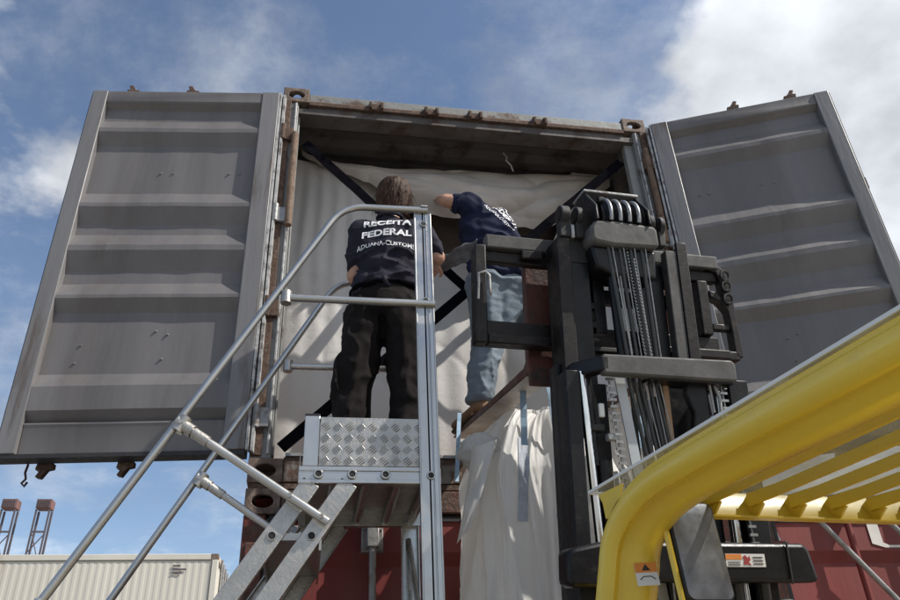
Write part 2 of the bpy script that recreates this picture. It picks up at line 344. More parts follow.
# --- lower red container (closed doors)
def closed_container(X, Y0, Z0, label, group, rods=(-1.0, -.63, .33, .68), rodm='galv', H=2.591):
    root = empty('shipping_container', (X, Y0, Z0), label, 'shipping container', group)
    container_frame(root, X, Y0, Z0, 6, 'red', 'redrust', 'redrust', H=H)
    x0, x1 = X-1.219, X+1.219; z1 = Z0+H
    MB().box(x0+.162, x1-.162, Y0+.008, Y0+.09, z1-.112, z1-.004).build('header', 'redrust', root, bevel=.006)
    MB().box(x0+.162, x1-.162, Y0+.008, Y0+.09, Z0+.004, Z0+.112).build('sill', 'redrust', root, bevel=.006)
    for sg in (-1, 1):
        a, b = (x0+.115, X-.012) if sg < 0 else (X+.012, x1-.115)
        zt, zb = z1-.135, Z0+.135
        zs = [zb, zb+.12]; 
        prof = [(0, zb), (0, zb+.12)]
        nrib = 5; step = (zt-.12-zb-.12)/nrib
        for k in range(nrib):
            q = zb+.12+k*step
            prof += [(.0, q+step*.18), (.032, q+step*.32), (.032, q+step*.78), (.0, q+step*.92)]
        prof += [(0, zt)]
        d = MB()
        A = [d.bm.verts.new((a, Y0+.03+p, z)) for p, z in prof]; B = [d.bm.verts.new((b, Y0+.03+p, z)) for p, z in prof]
        for i in range(len(prof)-1): d.bm.faces.new((A[i], B[i], B[i+1], A[i+1]))
        door = d.build('door', 'red', root)
        MB().box(a-.012, a+.006, Y0+.018, Y0+.05, zb, zt).box(b-.006, b+.008, Y0+.018, Y0+.05, zb, zt).box(a, b, Y0+.02, Y0+.05, zt-.012, zt+.012).build('gasket', 'rubber', door)
        for xr in [X+q for q in rods if q*sg > 0]:
            rod = MB().tube([(xr, Y0-.028, Z0+.03), (xr, Y0-.028, z1-.03)], .0165, 12).build('locking_rod', rodm, door, smooth=40)
            for zc in (z1-.07, Z0+.07):
                MB().box(xr-.035, xr+.035, Y0-.05, Y0+.006, zc-.04, zc+.04).box(xr-.05, xr-.034, Y0-.04, Y0+.01, zc-.055, zc+.055).box(xr+.034, xr+.05, Y0-.04, Y0+.01, zc-.055, zc+.055).build('cam_keeper', 'redrust', door, bevel=.005)
            for zc in ((z1-.235,) if rodm == 'galv' else ())+(Z0+1.55, Z0+.95, Z0+.3):
                gd = MB().box(xr-.05, xr+.05, Y0-.012, Y0+.028, zc-.06, zc+.06).box(xr-.028, xr+.028, Y0-.05, Y0-.006, zc-.045, zc+.045)
                gd.build('rod_bracket', 'galv', door, bevel=.005)
                bl = MB()
                for bx in (-.04, .04):
                    for bz in (-.045, .045): bl.tube([(xr+bx, Y0-.02, zc+bz), (xr+bx, Y0-.005, zc+bz)], .009, 6)
                bl.build('bolt', 'galv', door, kind='stuff')
            MB().box(xr-.02, xr+.34, Y0-.05, Y0-.036, Z0+1.23, Z0+1.26).build('door_handle', 'galv', door, bevel=.004)
        hz = [Z0+.3+i*(H-.6)/3 for i in range(4)]
        for q in hz:
            xx = (x0+.02, x0+.15) if sg < 0 else (x1-.15, x1-.02)
            MB().box(xx[0], xx[1], Y0-.014, Y0+.02, q-.05, q+.05).build('hinge', 'redrust', door, bevel=.005)
    return root
low = closed_container(0, 0, 0.0, 'red closed container directly under the grey open container', 'stacked containers at the yard')
rightc = closed_container(2.53, 0.0, 0.0, 'red container standing at the right behind the yellow forklift roof', 'stacked containers at the yard', rods=(-.72, -.3, .4, .8), rodm='red')
MB().box(-1.21, 1.21, .01, .17, 2.592, 2.618).build('twist_lock_spacer', 'rust', low)
# the white letters on the right container
def text_mesh(body, size, bold=0, width=1.0, cut=None, spacing=1.0):
    c = bpy.data.curves.new('t', 'FONT'); c.body = body; c.size = size; c.offset = bold; c.align_x = 'CENTER'; c.space_character = spacing; c.resolution_u = 3
    o = bpy.data.objects.new('t', c); COL.objects.link(o); bpy.context.view_layer.update()
    me = bpy.data.meshes.new_from_object(o.evaluated_get(bpy.context.evaluated_depsgraph_get())); bpy.data.objects.remove(o)
    bm = bmesh.new(); bm.from_mesh(me)
    for v in bm.verts: v.co.x *= width
    if cut:
        xs = [v.co.x for v in bm.verts]; ys = [v.co.y for v in bm.verts]
        k = min(xs)
        while k < max(xs):
            bmesh.ops.bisect_plane(bm, geom=bm.verts[:]+bm.edges[:]+bm.faces[:], plane_co=(k, 0, 0), plane_no=(1, 0, 0)); k += cut
        k = min(ys)
        while k < max(ys):
            bmesh.ops.bisect_plane(bm, geom=bm.verts[:]+bm.edges[:]+bm.faces[:], plane_co=(0, k, 0), plane_no=(0, 1, 0)); k += cut
    bmesh.ops.triangulate(bm, faces=bm.faces[:])
    return bm
def flat_text(body, size, fr, m, parent, bold=0, width=1.0, name='lettering'):
    bm = text_mesh(body, size, bold, width)
    for v in bm.verts: v.co = fr @ v.co
    me = bpy.data.meshes.new(name); bm.to_mesh(me); bm.free()
    return link(name, me, M[m], parent)
flat_text('A', .15, frame((1.415, .022, 2.355), (1, 0, 0), (0, 0, 1), (0, -1, 0)), 'whitep', rightc, .004, .55)
u = MB()
def Uout(s): return [(-.17+s, 1.0), (-.17+s, .1+s*.4), (-.10+s*.4, .0+s), (.10-s*.4, .0+s), (.17-s, .1+s*.4), (.17-s, 1.0)]
o_, i_ = Uout(0), Uout(.065)
for k in range(5):
    q = [o_[k], o_[k+1], i_[k+1], i_[k]]
    u.bm.faces.new([u.bm.verts.new((2.13+a, .0245, 2.315+b*.12/.6)) for a, b in q])
u.build('lettering', 'whitep', rightc)

# --- upper grey container, doors open
grey = empty('shipping_container', (0, 0, ZB), 'open grey container on top of the red one, both doors swung wide', 'shipping container', 'stacked containers at the yard')
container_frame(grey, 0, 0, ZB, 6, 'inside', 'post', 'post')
ZT = ZB+2.591
hd = MB(); hd.prism([(-.008+.016, ZT-.040), (.11, ZT-.040), (.11, ZT-.1165), (.022, ZT-.1165), (.008, ZT-.105)], -1.057, 1.057, 'yz')
hd.build('header', 'post', grey, bevel=.004)
MB().box(-1.057, 1.057, .022, .112, ZT-.156, ZT-.117).build('header_underside', 'darkin', grey, bevel=.004)  # bottom of the header, its shade carried by the darker colour
MB().box(-1.057, 1.057, .0, .0215, ZT-.140, ZT-.1165).build('header_lip', 'rust', grey, bevel=.004)
MB().prism([(.0, ZT-.1165), (.007, ZT-.100), (.0075, ZT-.1165)], -1.057, 1.057, 'yz').build('header_lip', 'rust', grey)
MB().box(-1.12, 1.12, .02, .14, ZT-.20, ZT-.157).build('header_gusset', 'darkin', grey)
MB().box(-1.057, 1.057, .01, .10, ZB+.004, ZB+.13).build('sill', 'postrust', grey, bevel=.005)
MB().box(-1.05, 1.05, .0, .09, ZB+.131, ZB+.146).build('sill_lip', 'galv', grey)
for sg in (-1, 1):           # door jambs, pale weather lips along the posts
    MB().box(*sorted((sg*1.12, sg*(1.108 if sg < 0 else 1.06))), .05, .10, ZB+.15, ZT-.2).build('door_jamb', 'post', grey, bevel=.005)
    MB().tube([(sg*1.135, .004, ZB+.14), (sg*1.135, .004, ZT-.13)], .007, 6).build('weather_lip', 'gasket', grey)
    MB().box(*sorted((sg*1.165, sg*1.215)), -.004, .02, ZB+.13, ZT-.12).build('rust_strip', 'rust', grey, bevel=.004)
    for k in range(4):
        q = ZB+.32+k*.62
        MB().tube([(sg*1.2, -.028, q-.06), (sg*1.2, -.028, q+.06)], .017, 10).box(*sorted((sg*1.2, sg*1.14)), -.02, .012, q-.05, q+.05).build('hinge_lug', 'rust' if k % 2 else 'galv', grey, bevel=.003)
for xk in (-.76, -.38, .38-.36+.0, .42):
    pass
for xk, dz in ((-.63, 0), (-.27, .0), (.02, 0), (.46, 0)):
    k = MB()
    for a in (-.045, .028): k.prism([(-.035, ZT-.145), (.02, ZT-.145), (.02, ZT-.075), (-.012, ZT-.075), (-.018, ZT-.085), (-.04, ZT-.10)], xk+a, xk+a+.017, 'yz')
    k.box(xk-.03, xk+.03, -.012, .008, ZT-.14, ZT-.09)
    k.build('cam_keeper', 'rust', grey, bevel=.003)

RIBS = [(4.88, 4.79, 4.76, 4.68), (4.32, 4.225, 4.20, 4.10), (4.03, 3.935, 3.90, 3.79), (3.71, 3.62, 3.60, 3.53), (3.18, 3.10, 2.975, 2.93)]
def open_door(hx, hy, D, nrm, parent, lab):
    fr = frame((hx, hy, 0), D, nrm, (0, 0, 1))      # local x along the door away from its hinge, y towards the yard side seen here, z up
    s0, s1, zb, zt = .045, 1.178, ZB+.14, ZB+2.478
    prof = [(zt-.10, .018), (zt-.125, -.012)]
    for a, b, c, d_ in RIBS: prof += [(a, -.012), (b, .03), (c, .03), (d_, -.012)]
    prof += [(zb+.13, -.012)]
    d = MB(fr); nx = 26
    cols = []
    for i in range(nx+1):
        x = s0+.10+(s1-.085-s0-.10)*i/nx
        cols.append([d.bm.verts.new(fr @ V((x, dd+.004*noise.noise(V((x*3, z*2.2, hx)))+.0025*noise.noise(V((x*9, z*7, 3))), z+.0022*noise.noise(V((x*3, z*5, hx+5))))) ) for z, dd in prof])
    for i in range(nx):
        for j in range(len(prof)-1): d.bm.faces.new((cols[i][j], cols[i+1][j], cols[i+1][j+1], cols[i][j+1]))
    door = d.build('door', 'door', parent, label=lab)
    # outer skin
    e = MB(fr); e.box(s0, s1, -.05, -.044, zb, zt); e.build('outer_skin', 'doorext', door)
    MB(fr).box(s1-.09, s1, -.043, .034, zb, zt).build('door_stile', 'doorframe', door, bevel=.005)
    MB(fr).box(s0, s0+.105, -.043, .034, zb, zt).build('door_stile', 'doorframe', door, bevel=.005)
    MB(fr).prism([(-.043, zt), (.028, zt), (.028, zt-.085), (-.004, zt-.115), (-.043, zt-.115)], s0+.1055, s1-.0905, 'yz').build('door_rail', 'door', door, bevel=.004)
    MB(fr).prism([(-.043, zb), (.004, zb), (.012, zb+.135), (.018, zb+.150), (-.0, zb+.165), (-.043, zb+.165)], s0+.1055, s1-.0905, 'yz').build('door_rail', 'door', door, bevel=.004)
    gk = MB(fr)
    for a, t0, t1 in ((s1+.001, -.036, -.028), (s1+.001, .0, .01)): gk.box(a, a+.012, t0, t1, zb, zt)
    gk.box(s0, s1, -.05, .03, zb-.022, zb-.002).box(s0, s1, -.04, -.02, zt+.001, zt+.012)
    gk.build('gasket', 'rubber', door)
    lp = MB(fr); lp.box(s0-.013, s0-.002, -.01, .03, zb, zt).box(s0-.035, s0-.022, -.03, .012, zb, zt); lp.build('gasket_lip', 'gasket', door)
    MB(fr).box(s0-.021, s0-.0135, -.04, .0, zb, zt).build('gasket_seal', 'rubber', door)
    for q in (.62, .99):
        x = q if True else q
        MB(fr).tube([(x, -.085, zb-.05), (x, -.085, zt+.13)], .0165, 10).build('locking_rod', 'galv', door, smooth=40)
        for zc, sg in ((zt+.085, 1), (zb-.012, -1)):
            c = MB(fr); c.prism([(x-.045, zc), (x+.03, zc), (x+.035, zc+sg*.03), (x+.012, zc+sg*.035), (x+.028, zc+sg*.065), (x+.004, zc+sg*.07), (x-.02, zc+sg*.03), (x-.045, zc+sg*.025)], -.105, -.068, 'xz')
            c.build('locking_cam', 'rust', door, bevel=.003)
    for k in range(4):
        q = ZB+.32+k*.62
        MB(fr).box(-.02, s0+.05, -.066, -.051, q-.045, q+.045).build('hinge', 'galv', door, bevel=.004)
    rv = MB(fr)
    for x, z in ((.24, 4.47), (.3, 4.47), (.62, 4.47), (.69, 4.47), (.5, 3.4), (.56, 3.42), (.51, 3.26), (.93, 3.24), (.92, 3.34)):
        rv.tube([(x, -.014, z), (x, -.004, z)], [.008, .005], 8)
    rv.build('rivet', 'doorframe', door, kind='stuff')
    return door, fr
a = R(6.28); dl, frl = open_door(-1.19, -.03, (-math.cos(a), math.sin(a), 0), (-math.sin(a), -math.cos(a), 0), grey, 'left open door of the grey container')
b = R(-23); dr, frr = open_door(1.19, -.03, (math.cos(b), math.sin(b), 0), (math.sin(b), -math.cos(b), 0), grey, 'right open door of the grey container')
# a chain and hook below the left door
MB(frl).tube([(1.055, -.06, ZB+.12), (1.06, -.06, ZB+.08), (1.05, -.06, ZB+.05), (1.065, -.06, ZB+.03), (1.05, -.06, ZB+.015), (1.04, -.06, ZB+.035)], .006, 6).build('door_hook', 'rust', dl, smooth=60)
MB(frr).box(s1 := 1.178, s1+.03, -.06, -.02, 4.32, 4.40).build('door_catch', 'rust', dr)

# ------------------------------------------------------------------ cargo liner and straps
MB().box(-1.1, 1.1, .66, .70, ZB+.15, ZT-.45).build('cargo_front', 'cargo', grey)
ln = empty('cargo_liner', (0, .5, ZB+.15), 'white fabric bulkhead liner closing off the open grey container', 'cargo liner')
def liner(u_, v_):
    x = -1.14+2.28*u_
    sm = lambda a_, b_, t: (lambda k: k*k*(3-2*k))(min(1, max(0, (t-a_)/(b_-a_))))
    sag = sm(-.52, -.25, x)*sm(.85, .5, x)
    z = ZB+.16+v_*(2.27-.72*sag-.17*sm(-1.12, -.6, x)*(1-sag)-.05*sm(.4, 1.1, x))
    e = min(u_, 1-u_)
    y = .50-.05*math.sin(math.pi*u_)*math.sin(math.pi*v_)
    y += .012*noise.noise(V((x*9, z*.7, 1)))*(1+1.4*max(0, .5-u_)*2*v_)+.02*noise.noise(V((x*2.2, z*1.7, 4)))+.007*max(0, 1-2.4*abs(noise.noise(V((x*3+z, z*2.2, 14)))))**4
    if x < -.4: y += .010*math.sin(x*62+1.5*noise.noise(V((x, z*1.5, 0))))*min(1, max(0, (z-3.5)))*(1-.8*v_**6)
    return (x, y, z)
l = MB(); l.grid(liner, 170, 80); l.build('bulkhead_sheet', 'liner', ln, smooth=180)
def flap(u_, v_):
    # v 0 = tied top edge, 1 = sagging lower hem
    x = -1.10+2.22*u_
    top = 5.12-.15*math.sin(math.pi*min(1, u_*1.15))**.6-.03*math.sin(u_*9)
    w = max(0., math.sin(math.pi*u_))
    droop = .02+.52*max(0., 1-abs((u_-.58)/.44)**2.4)
    if u_ < .33: droop = max(droop, .03+.25*u_/.33)
    z = top-droop*v_
    y = .46-.26*w*math.sin(math.pi*min(1., v_*.62+.12))+.02
    # creases fan out from the two tied corners
    aL = math.atan2(5.12-z, x+1.25); aR = math.atan2(5.12-z, 1.25-x)
    def ridge(t): return (1-abs(2*(t-math.floor(t))-1))**1.8
    k = .5+.5*noise.noise(V((x*2.5, z*2.5, 3)))
    cr = .050*ridge(aL*4.2+.5*noise.noise(V((x*2, z*3, 1))))*k+.042*ridge(aR*4.6+.5*noise.noise(V((x*2.2, z*3, 9))))*(1-k*.6)
    cr += .004*noise.noise(V((x*7, z*12, 7)))+.012*max(0, 1-2.4*abs(noise.noise(V((x*2.2+z, z*4.5, 24)))))**3+.05*noise.noise(V((x*1.5, z*4, 2)))
    y += cr*w
    z += (.03*noise.noise(V((x*3, v_*2, 5)))+.012*noise.noise(V((x*14, 1, 5))))*v_
    return (x, y, z)
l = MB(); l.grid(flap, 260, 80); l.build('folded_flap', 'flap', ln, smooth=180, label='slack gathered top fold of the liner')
def band(mb, p, q, w, t, nn=(0, -1, 0), seg=14, wob=.01):
    p, q = V(p), V(q); d = (q-p).normalized(); s_ = d.cross(V(nn)).normalized(); nv_ = V(nn)
    rings = []
    for i in range(seg+1):
        c = p.lerp(q, i/seg)+nv_*wob*noise.noise(V((i*.9, p.x*3, 2)))
        rings.append([mb.bm.verts.new(c+s_*a_*w/2+nv_*b_*t/2) for a_, b_ in ((-1, -1), (1, -1), (1, 1), (-1, 1))])
    for i in range(seg):
        for k in range(4): mb.bm.faces.new((rings[i][k], rings[i][(k+1) % 4], rings[i+1][(k+1) % 4], rings[i+1][k]))
    mb.bm.faces.new(rings[0][::-1]); mb.bm.faces.new(rings[-1])
for p, q, lb in (((-1.07, .10, 4.84), (.93, .36, 2.98), 'black webbing strap running from the upper left corner down to the right'),
                 ((1.04, .10, 4.90), (-1.08, .14, 2.84), 'black webbing strap running from the upper right corner down to the lower left')):
    s_ = MB(); band(s_, p, q, .062, .004, (.02, -1, .02), 30, .012)
    tag(s_.build('lashing_strap', 'strap'), lb, 'strap', 'straps across the liner')
# short loose end of string hanging from the roof
tag(MB().tube([(.28, .3, 5.08), (.30, .29, 5.03), (.29, .28, 4.99), (.32, .28, 4.95), (.33, .28, 4.90)], .006, 6).build('loose_string', 'gasket', smooth=60), 'short pale string dangling over the liner flap under the roof', 'string')
for sg, z0, z1, lb in ((-1, 4.10, 4.80, 'brown tube standing inside the left post of the grey container'), (1, 4.15, 4.92, 'brown tube standing inside the right post of the grey container')):
    t = MB(); xx = 1.125 if sg < 0 else 1.17
    t.tube([(sg*xx, -.022, z0), (sg*(xx+.003), -.024, (z0+z1)/2), (sg*xx, -.02, z1)], [.021, .022, .02], 12)
    tag(t.build('cardboard_tube', 'tube', smooth=50), lb, 'tube', 'tubes at the container posts')

# ------------------------------------------------------------------ warehouse step ladder
ZP = 2.38; YN, YF = -.9, -.3
ld = empty('platform_ladder', (-1.1, -.6, 0), 'aluminium warehouse ladder with handrails and a tread plate platform', 'ladder')
def chan(mb, p, q, w, d, side, t=.006, out=(0, -1, 0)):
    """C-channel from p to q: web faces 'out', width w along side, depth d inwards"""
    prof = [(-w/2, 0), (w/2, 0), (w/2, -d), (w/2-t, -d), (w/2-t, -t), (-w/2+t, -t), (-w/2+t, -d), (-w/2, -d)]
    p, q = V(p), V(q); tt = (q-p).normalized(); o = V(out); s_ = tt.cross(o).normalized()
    rings = [[mb.bm.verts.new(c+s_*a_+o*b_) for a_, b_ in prof] for c in (p, q)]
    n = len(prof)
    for k in range(n): mb.bm.faces.new((rings[0][k], rings[0][(k+1) % n], rings[1][(k+1) % n], rings[1][k]))
    mb.bm.faces.new(rings[0][::-1]); mb.bm.faces.new(rings[1])
slope = V((-.545, 0, -.839)).normalized()
def along(x, z, zt): # point on the line at height zt
    k = (zt-z)/slope.z; return x+slope.x*k
for yy, out in ((YN, (0, -1, 0)), (YF, (0, 1, 0))):
    for xt in (-.918, -.785):
        c = MB(); chan(c, (xt, yy, ZP-.045), (along(xt, ZP-.045, .0), yy, 0), .066, .03, None, out=out)
        c.build('stringer', 'alu_d', ld, bevel=.002)
# treads
k = 0; z = ZP-.235
while z > .1:
    xa, xb = along(-.918, ZP-.045, z), along(-.785, ZP-.045, z)
    tr = MB().box(xa-.035, xb+.035, YN+.012, YF-.012, z-.012, z+.012)
    for j in range(7): tr.box(xa-.03+j*.03, xa-.022+j*.03, YN+.014, YF-.014, z+.0125, z+.016)
    tr.box(xa-.035, xa-.027, YN+.012, YF-.012, z-.045, z-.0125).box(xb+.027, xb+.035, YN+.012, YF-.012, z-.045, z-.0125)
    tr.build('tread', 'alu_d', ld)
    for xx in (xa, xb):
        h = MB().tube([(xx, YN-.003, z), (xx, YN+.0, z)], .0125, 16); h.build('bolt_hole', 'hole', ld)
        r_ = MB(); r_.tube([(xx+.0145*math.cos(t_*math.pi/8), YN-.003, z+.0145*math.sin(t_*math.pi/8)) for t_ in range(16)], .0028, 6, closed=True); r_.build('eyelet', 'alu', ld, smooth=60)
    z -= .235
# platform
x0, x1 = -.965, -.46
for yy, o in ((YN, -1), (YF, 1)):
    b_ = MB().box(x0, x1+.01, min(yy, yy-o*.03), max(yy, yy-o*.03), ZP-.05, ZP+.012)
    b_.box(x0, x1, yy if o > 0 else yy-.004, yy+.004 if o > 0 else yy, ZP-.005, ZP+.012).box(x0, x1, yy if o > 0 else yy-.004, yy+.004 if o > 0 else yy, ZP-.05, ZP-.036)
    b_.build('platform_beam', 'alu', ld, bevel=.002)
MB().box(x0, x0+.03, YN+.031, YF-.031, ZP-.05, ZP+.005).build('platform_beam', 'alu', ld, bevel=.002)
MB().box(x0+.03, x1, YN+.031, YF-.031, ZP-.004, ZP+.004).build('platform_deck', 'alu_d', ld)
for xx in (-.84, -.72, -.60, -.49):
    MB().tube([(xx, YN+.03, ZP-.028), (xx, YF-.03, ZP-.028)], .017, 14).build('platform_rung', 'alu', ld, smooth=40)
for xx in (-.895, -.775, -.655):
    MB().tube([(xx, YN-.009, ZP-.018), (xx, YN-.004, ZP-.018)], .011, 16).build('bolt_hole', 'hole', ld)
    r_ = MB(); r_.tube([(xx+.014*math.cos(t_*math.pi/8), YN-.008, ZP-.018+.014*math.sin(t_*math.pi/8)) for t_ in range(16)], .004, 6, closed=True); r_.build('eyelet', 'alu', ld, smooth=60)
# kick plate with raised tread pattern
kx0, kx1, kz0, kz1 = -.895, -.51, ZP+.014, ZP+.20
MB().box(kx0, kx1, YN-.003, YN, kz0, kz1).build('kick_plate', 'alu_d', ld)
tb = MB(); s5 = .0092
gx = 0
px_ = .050
for i in range(12):
    for j in range(6):
        cx, cz = kx0+.020+i*px_*.86, kz0+.019+j*px_*.86
        if cx > kx1-.014 or cz > kz1-.01: continue
        an = R(40 if (i+j) % 2 else -50)
        dx, dz = math.cos(an), math.sin(an)
        for q in (-1.5, -.5, .5, 1.5):
            ox, oz = cx-dz*q*.0078, cz+dx*q*.0084; hl = .018-.0022*abs(q)
            pts = [(-1, 0), (-.5, .0025), (.5, .0025), (1, 0), (.5, -.0025), (-.5, -.0025)]
            A = [tb.bm.verts.new((ox+dx*hl*a_-dz*b_, YN-.0031, oz+dz*hl*a_+dx*b_)) for a_, b_ in pts]
            B = [tb.bm.verts.new((ox+dx*hl*a_*.8, YN-.0066, oz+dz*hl*a_*.8)) for a_ in (-.6, .6)]
            tb.bm.faces.new((A[0], A[1], B[0])); tb.bm.faces.new((A[1], A[2], B[1], B[0])); tb.bm.faces.new((A[2], A[3], B[1]))
            tb.bm.faces.new((A[3], A[4], B[1])); tb.bm.faces.new((A[4], A[5], B[0], B[1])); tb.bm.faces.new((A[5], A[0], B[0]))
tb.build('tread_pattern', 'alu', ld, kind='stuff')
c = MB(); chan(c, (-.925, YN, ZP+.013), (-.925, YN, ZP+.207), .055, .03, None); c.build('platform_post', 'alu', ld, bevel=.002)
MB().box(-.953, -.897, YN-.002, YN+.031, ZP+.2075, ZP+.213).build('post_cap', 'rubber', ld)
MB().box(kx0, kx1, YF, YF+.003, kz0, kz1).build('kick_plate', 'alu_d', ld)
MB().box(x0, x0+.003, YN+.06, YF-.02, kz0, kz0+.06).build('kick_plate', 'alu_d', ld)
# legs: the tall near post is one profile from the ground to the handrail
for yy, o, zt in ((YN-.006, -1, 3.56), (YF+.006, 1, 3.56)):
    c = MB(); chan(c, (-.492, yy, 0), (-.492, yy, zt), .072, .034, None, out=(0, o, 0), t=.005)
    c.box(-.492-.004, -.492+.004, min(yy, yy-o*.002), max(yy, yy-o*.002), 0, zt)
    c.build('leg', 'alu', ld, bevel=.003)
    lp = MB()
    for xx in (-.527, -.457): lp.tube([(xx, yy+o*.001, 0), (xx, yy+o*.001, zt)], .0035, 6)
    lp.tube([(-.478, yy+o*.001, 0), (-.478, yy+o*.001, zt)], .003, 6)
    lp.build('leg_bead', 'alu', ld, smooth=60)
for zz in (3.50, 3.105, ZP-.02):
    MB().tube([(-.489, YN-.012, zz), (-.489, YN-.004, zz)], .0105, 16).build('bolt_hole', 'hole', ld)
    r_ = MB(); r_.tube([(-.489+.013*math.cos(t_*math.pi/8), YN-.0105, zz+.013*math.sin(t_*math.pi/8)) for t_ in range(16)], .003, 6, closed=True); r_.build('eyelet', 'alu', ld, smooth=60)
MB().tube([(-.50, YF+.0, ZP-.1), (-.44, YF-.3, 1.5)], .012, 8).build('brace', 'alu', ld, smooth=40)
MB().tube([(-.489, YN+.02, .5), (-.489, YF-.02, .5)], .016, 10).build('brace', 'alu', ld, smooth=40)
MB().tube([(-.489, YN+.02, 1.5), (-.489, YF-.02, .5)], .016, 10).build('brace', 'alu', ld, smooth=40)
# handrails
def bend(p, c_, q, n=8): # quadratic curve
    p, c_, q = V(p), V(c_), V(q); return [tuple(p*(1-t)**2+c_*2*t*(1-t)+q*t*t) for t in [i/n for i in range(n+1)]]
for yy in (YN-.012, YF+.012):
    o = -1 if yy < -.6 else 1
    top = [(-1.90, yy, 1.62)]+bend((-.90, yy, 3.46), (-.845, yy, 3.565), (-.75, yy, 3.568), 8)+[(-.47, yy, 3.575)]
    MB().tube(top, .0148, 14).build('handrail', 'alu', ld, smooth=40)
    MB().tube([(-1.055, yy, 3.085), (-.452, yy, 3.088)], .0155, 14).build('mid_rail', 'alu', ld, smooth=40)
    d0 = V((-1.385, yy, 2.535)); d1 = V((-.855, yy+o*.012, 2.185))
    MB().tube([d0, d1], .0150, 14).build('handrail_strut', 'alu', ld, smooth=40)
    cl = MB(); dd = (d1-d0).normalized()
    cl.tube([d0-dd*.02, d0+dd*.05], .023, 12).tube([d0+dd*.055, d0+dd*.12], .0195, 12)
    hr = (V((-.90, yy, 3.46))-V((-1.90, yy, 1.62))).normalized(); cl.tube([d0-hr*.03, d0+hr*.03], .024, 12)
    cl.tube([d0+V((0, -.028, .0)), d0+V((0, .028, 0))], .007, 8)
    cl.build('rail_clamp', 'alu_d', ld, smooth=40)
    for q in (.745, .955):
        p = d0.lerp(d1, q); MB().tube([p+V((0, o*.012, 0)), p+V((0, o*.022, 0))], .009, 8).build('bolt', 'galv', ld)
    MB().tube([(-1.73, yy, 1.95), (along(-.918, ZP, 1.1), yy, 1.1)], .0165, 12).build('handrail_strut', 'alu', ld, smooth=40)
    cp = MB().tube([(-1.055, yy, 3.058), (-1.055, yy, 3.112)], .022, 10); cp.build('rail_clamp', 'alu_d', ld, smooth=40)
MB().box(-.50, -.47, YN-.03, YN-.002, 3.583, 3.59).build('post_cap', 'alu_d', ld)

# ------------------------------------------------------------------ forklift
az, tl = R(93.3), R(9.5)
hv = V((math.cos(az), math.sin(az), 0)); rv_ = V((math.sin(az), -math.cos(az), 0))
mv = -math.sin(tl)*hv+math.cos(tl)*V((0, 0, 1)); nv = math.cos(tl)*hv+math.sin(tl)*V((0, 0, 1))
O = V((-.02, -.9, 2.79))
FM = frame(O, rv_, mv, nv)                  # mast frame: x = across, y = up the mast, z = forwards
fk = empty('forklift', (.25, -1.9, 0), 'yellow forklift with a tall black mast and its forks raised', 'forklift')
def mbox(name, m, u0, u1, v0, v1, w0, w1, bevel=.004, parent=fk, **k): return MB(FM).box(u0, u1, v0, v1, w0, w1).build(name, m, parent, bevel=bevel, **k)
VG = -(2.79-.12)/math.cos(tl)               # mast foot
# forks
def fork(u0, u1):
    f = MB(FM); f.prism([(-.0, .60), (.045, .60), (.045, .06), (.075, .042), (1.20, .022), (1.33, .012), (1.33, .004), (.03, 0), (.008, .01), (0, .04)], u0, u1, 'yz', fr=frame(O, rv_, nv, mv))
    f_ = f.build('fork', 'forkm', fk, bevel=.004)
    s_ = MB(FM); s_.box(u0+.003, u1-.003, -.0035, -.0005, .04, 1.30); s_.build('fork_underside', 'forkb', f_)
    MB(FM).box(u0-.006, u1+.006, -.055, .075, -.012, -.001).build('fork_heel_plate', 'forkm', f_, bevel=.006)
    return f_
fork(-.055, .06); fork(.50, .615)
# carriage
def cg(*a, m='greasy', name='carriage_bar'): return mbox(name, m, *a, bevel=.006)
cg(-.25, .81, .50, .56, -.10, -.045, m='dustl'); cg(-.25, .81, .445, .495, -.075, -.035)
cg(-.25, .81, .085, .125, -.10, -.03); cg(-.25, .78, .126, .19, -.07, -.03)
cg(-.30, -.251, .085, .51, -.10, -.03, name='carriage_post'); cg(.05, .10, .192, .443, -.09, -.035, name='carriage_post'); cg(.47, .52, .192, .443, -.09, -.035, name='carriage_post')
cg(.70, .75, .192, .443, -.09, -.035, name='carriage_post')
cg(.045, .16, .30, .443, -.055, -.03, name='carriage_plate', m='dustl'); cg(-.1, -.01, .46, .499, -.105, -.08, name='carriage_plate')
MB(FM).tube([(-.29, .33, -.115), (-.29, .37, -.115), (-.262, .38, -.115), (-.245, .365, -.115), (-.243, .28, -.115)], .006, 8).build('hydraulic_line', 'galv', fk, smooth=60)
MB(FM).tube([(-.29, .33, -.115), (-.292, .26, -.11)], .005, 8).build('hydraulic_line', 'galv', fk, smooth=60)
# hook-like side frame on the right
hk = MB(FM); hk.prism([(.755, .54), (.80, .53), (.845, .50), (.865, .38), (.87, .25), (.875, .10), (.84, .10), (.838, .24), (.832, .31), (.80, .35), (.755, .37), (.755, .40), (.79, .392), (.82, .36), (.818, .44), (.80, .488), (.755, .50)], -.09, -.04, 'xy')
hk.build('carriage_guard', 'greasy', fk, bevel=.005)
cg(.755, .86, .085, .125, -.09, -.04); cg(.755, .84, .22, .25, -.08, -.045)
lk = MB(FM)
for vv in (.47, .42, .36): lk.tube([(.835+.02*math.cos(t*math.pi/6), vv+.022*math.sin(t*math.pi/6), -.10) for t in range(12)], .006, 6, closed=True)
lk.build('chain_link', 'dust', fk, smooth=60, kind='stuff')
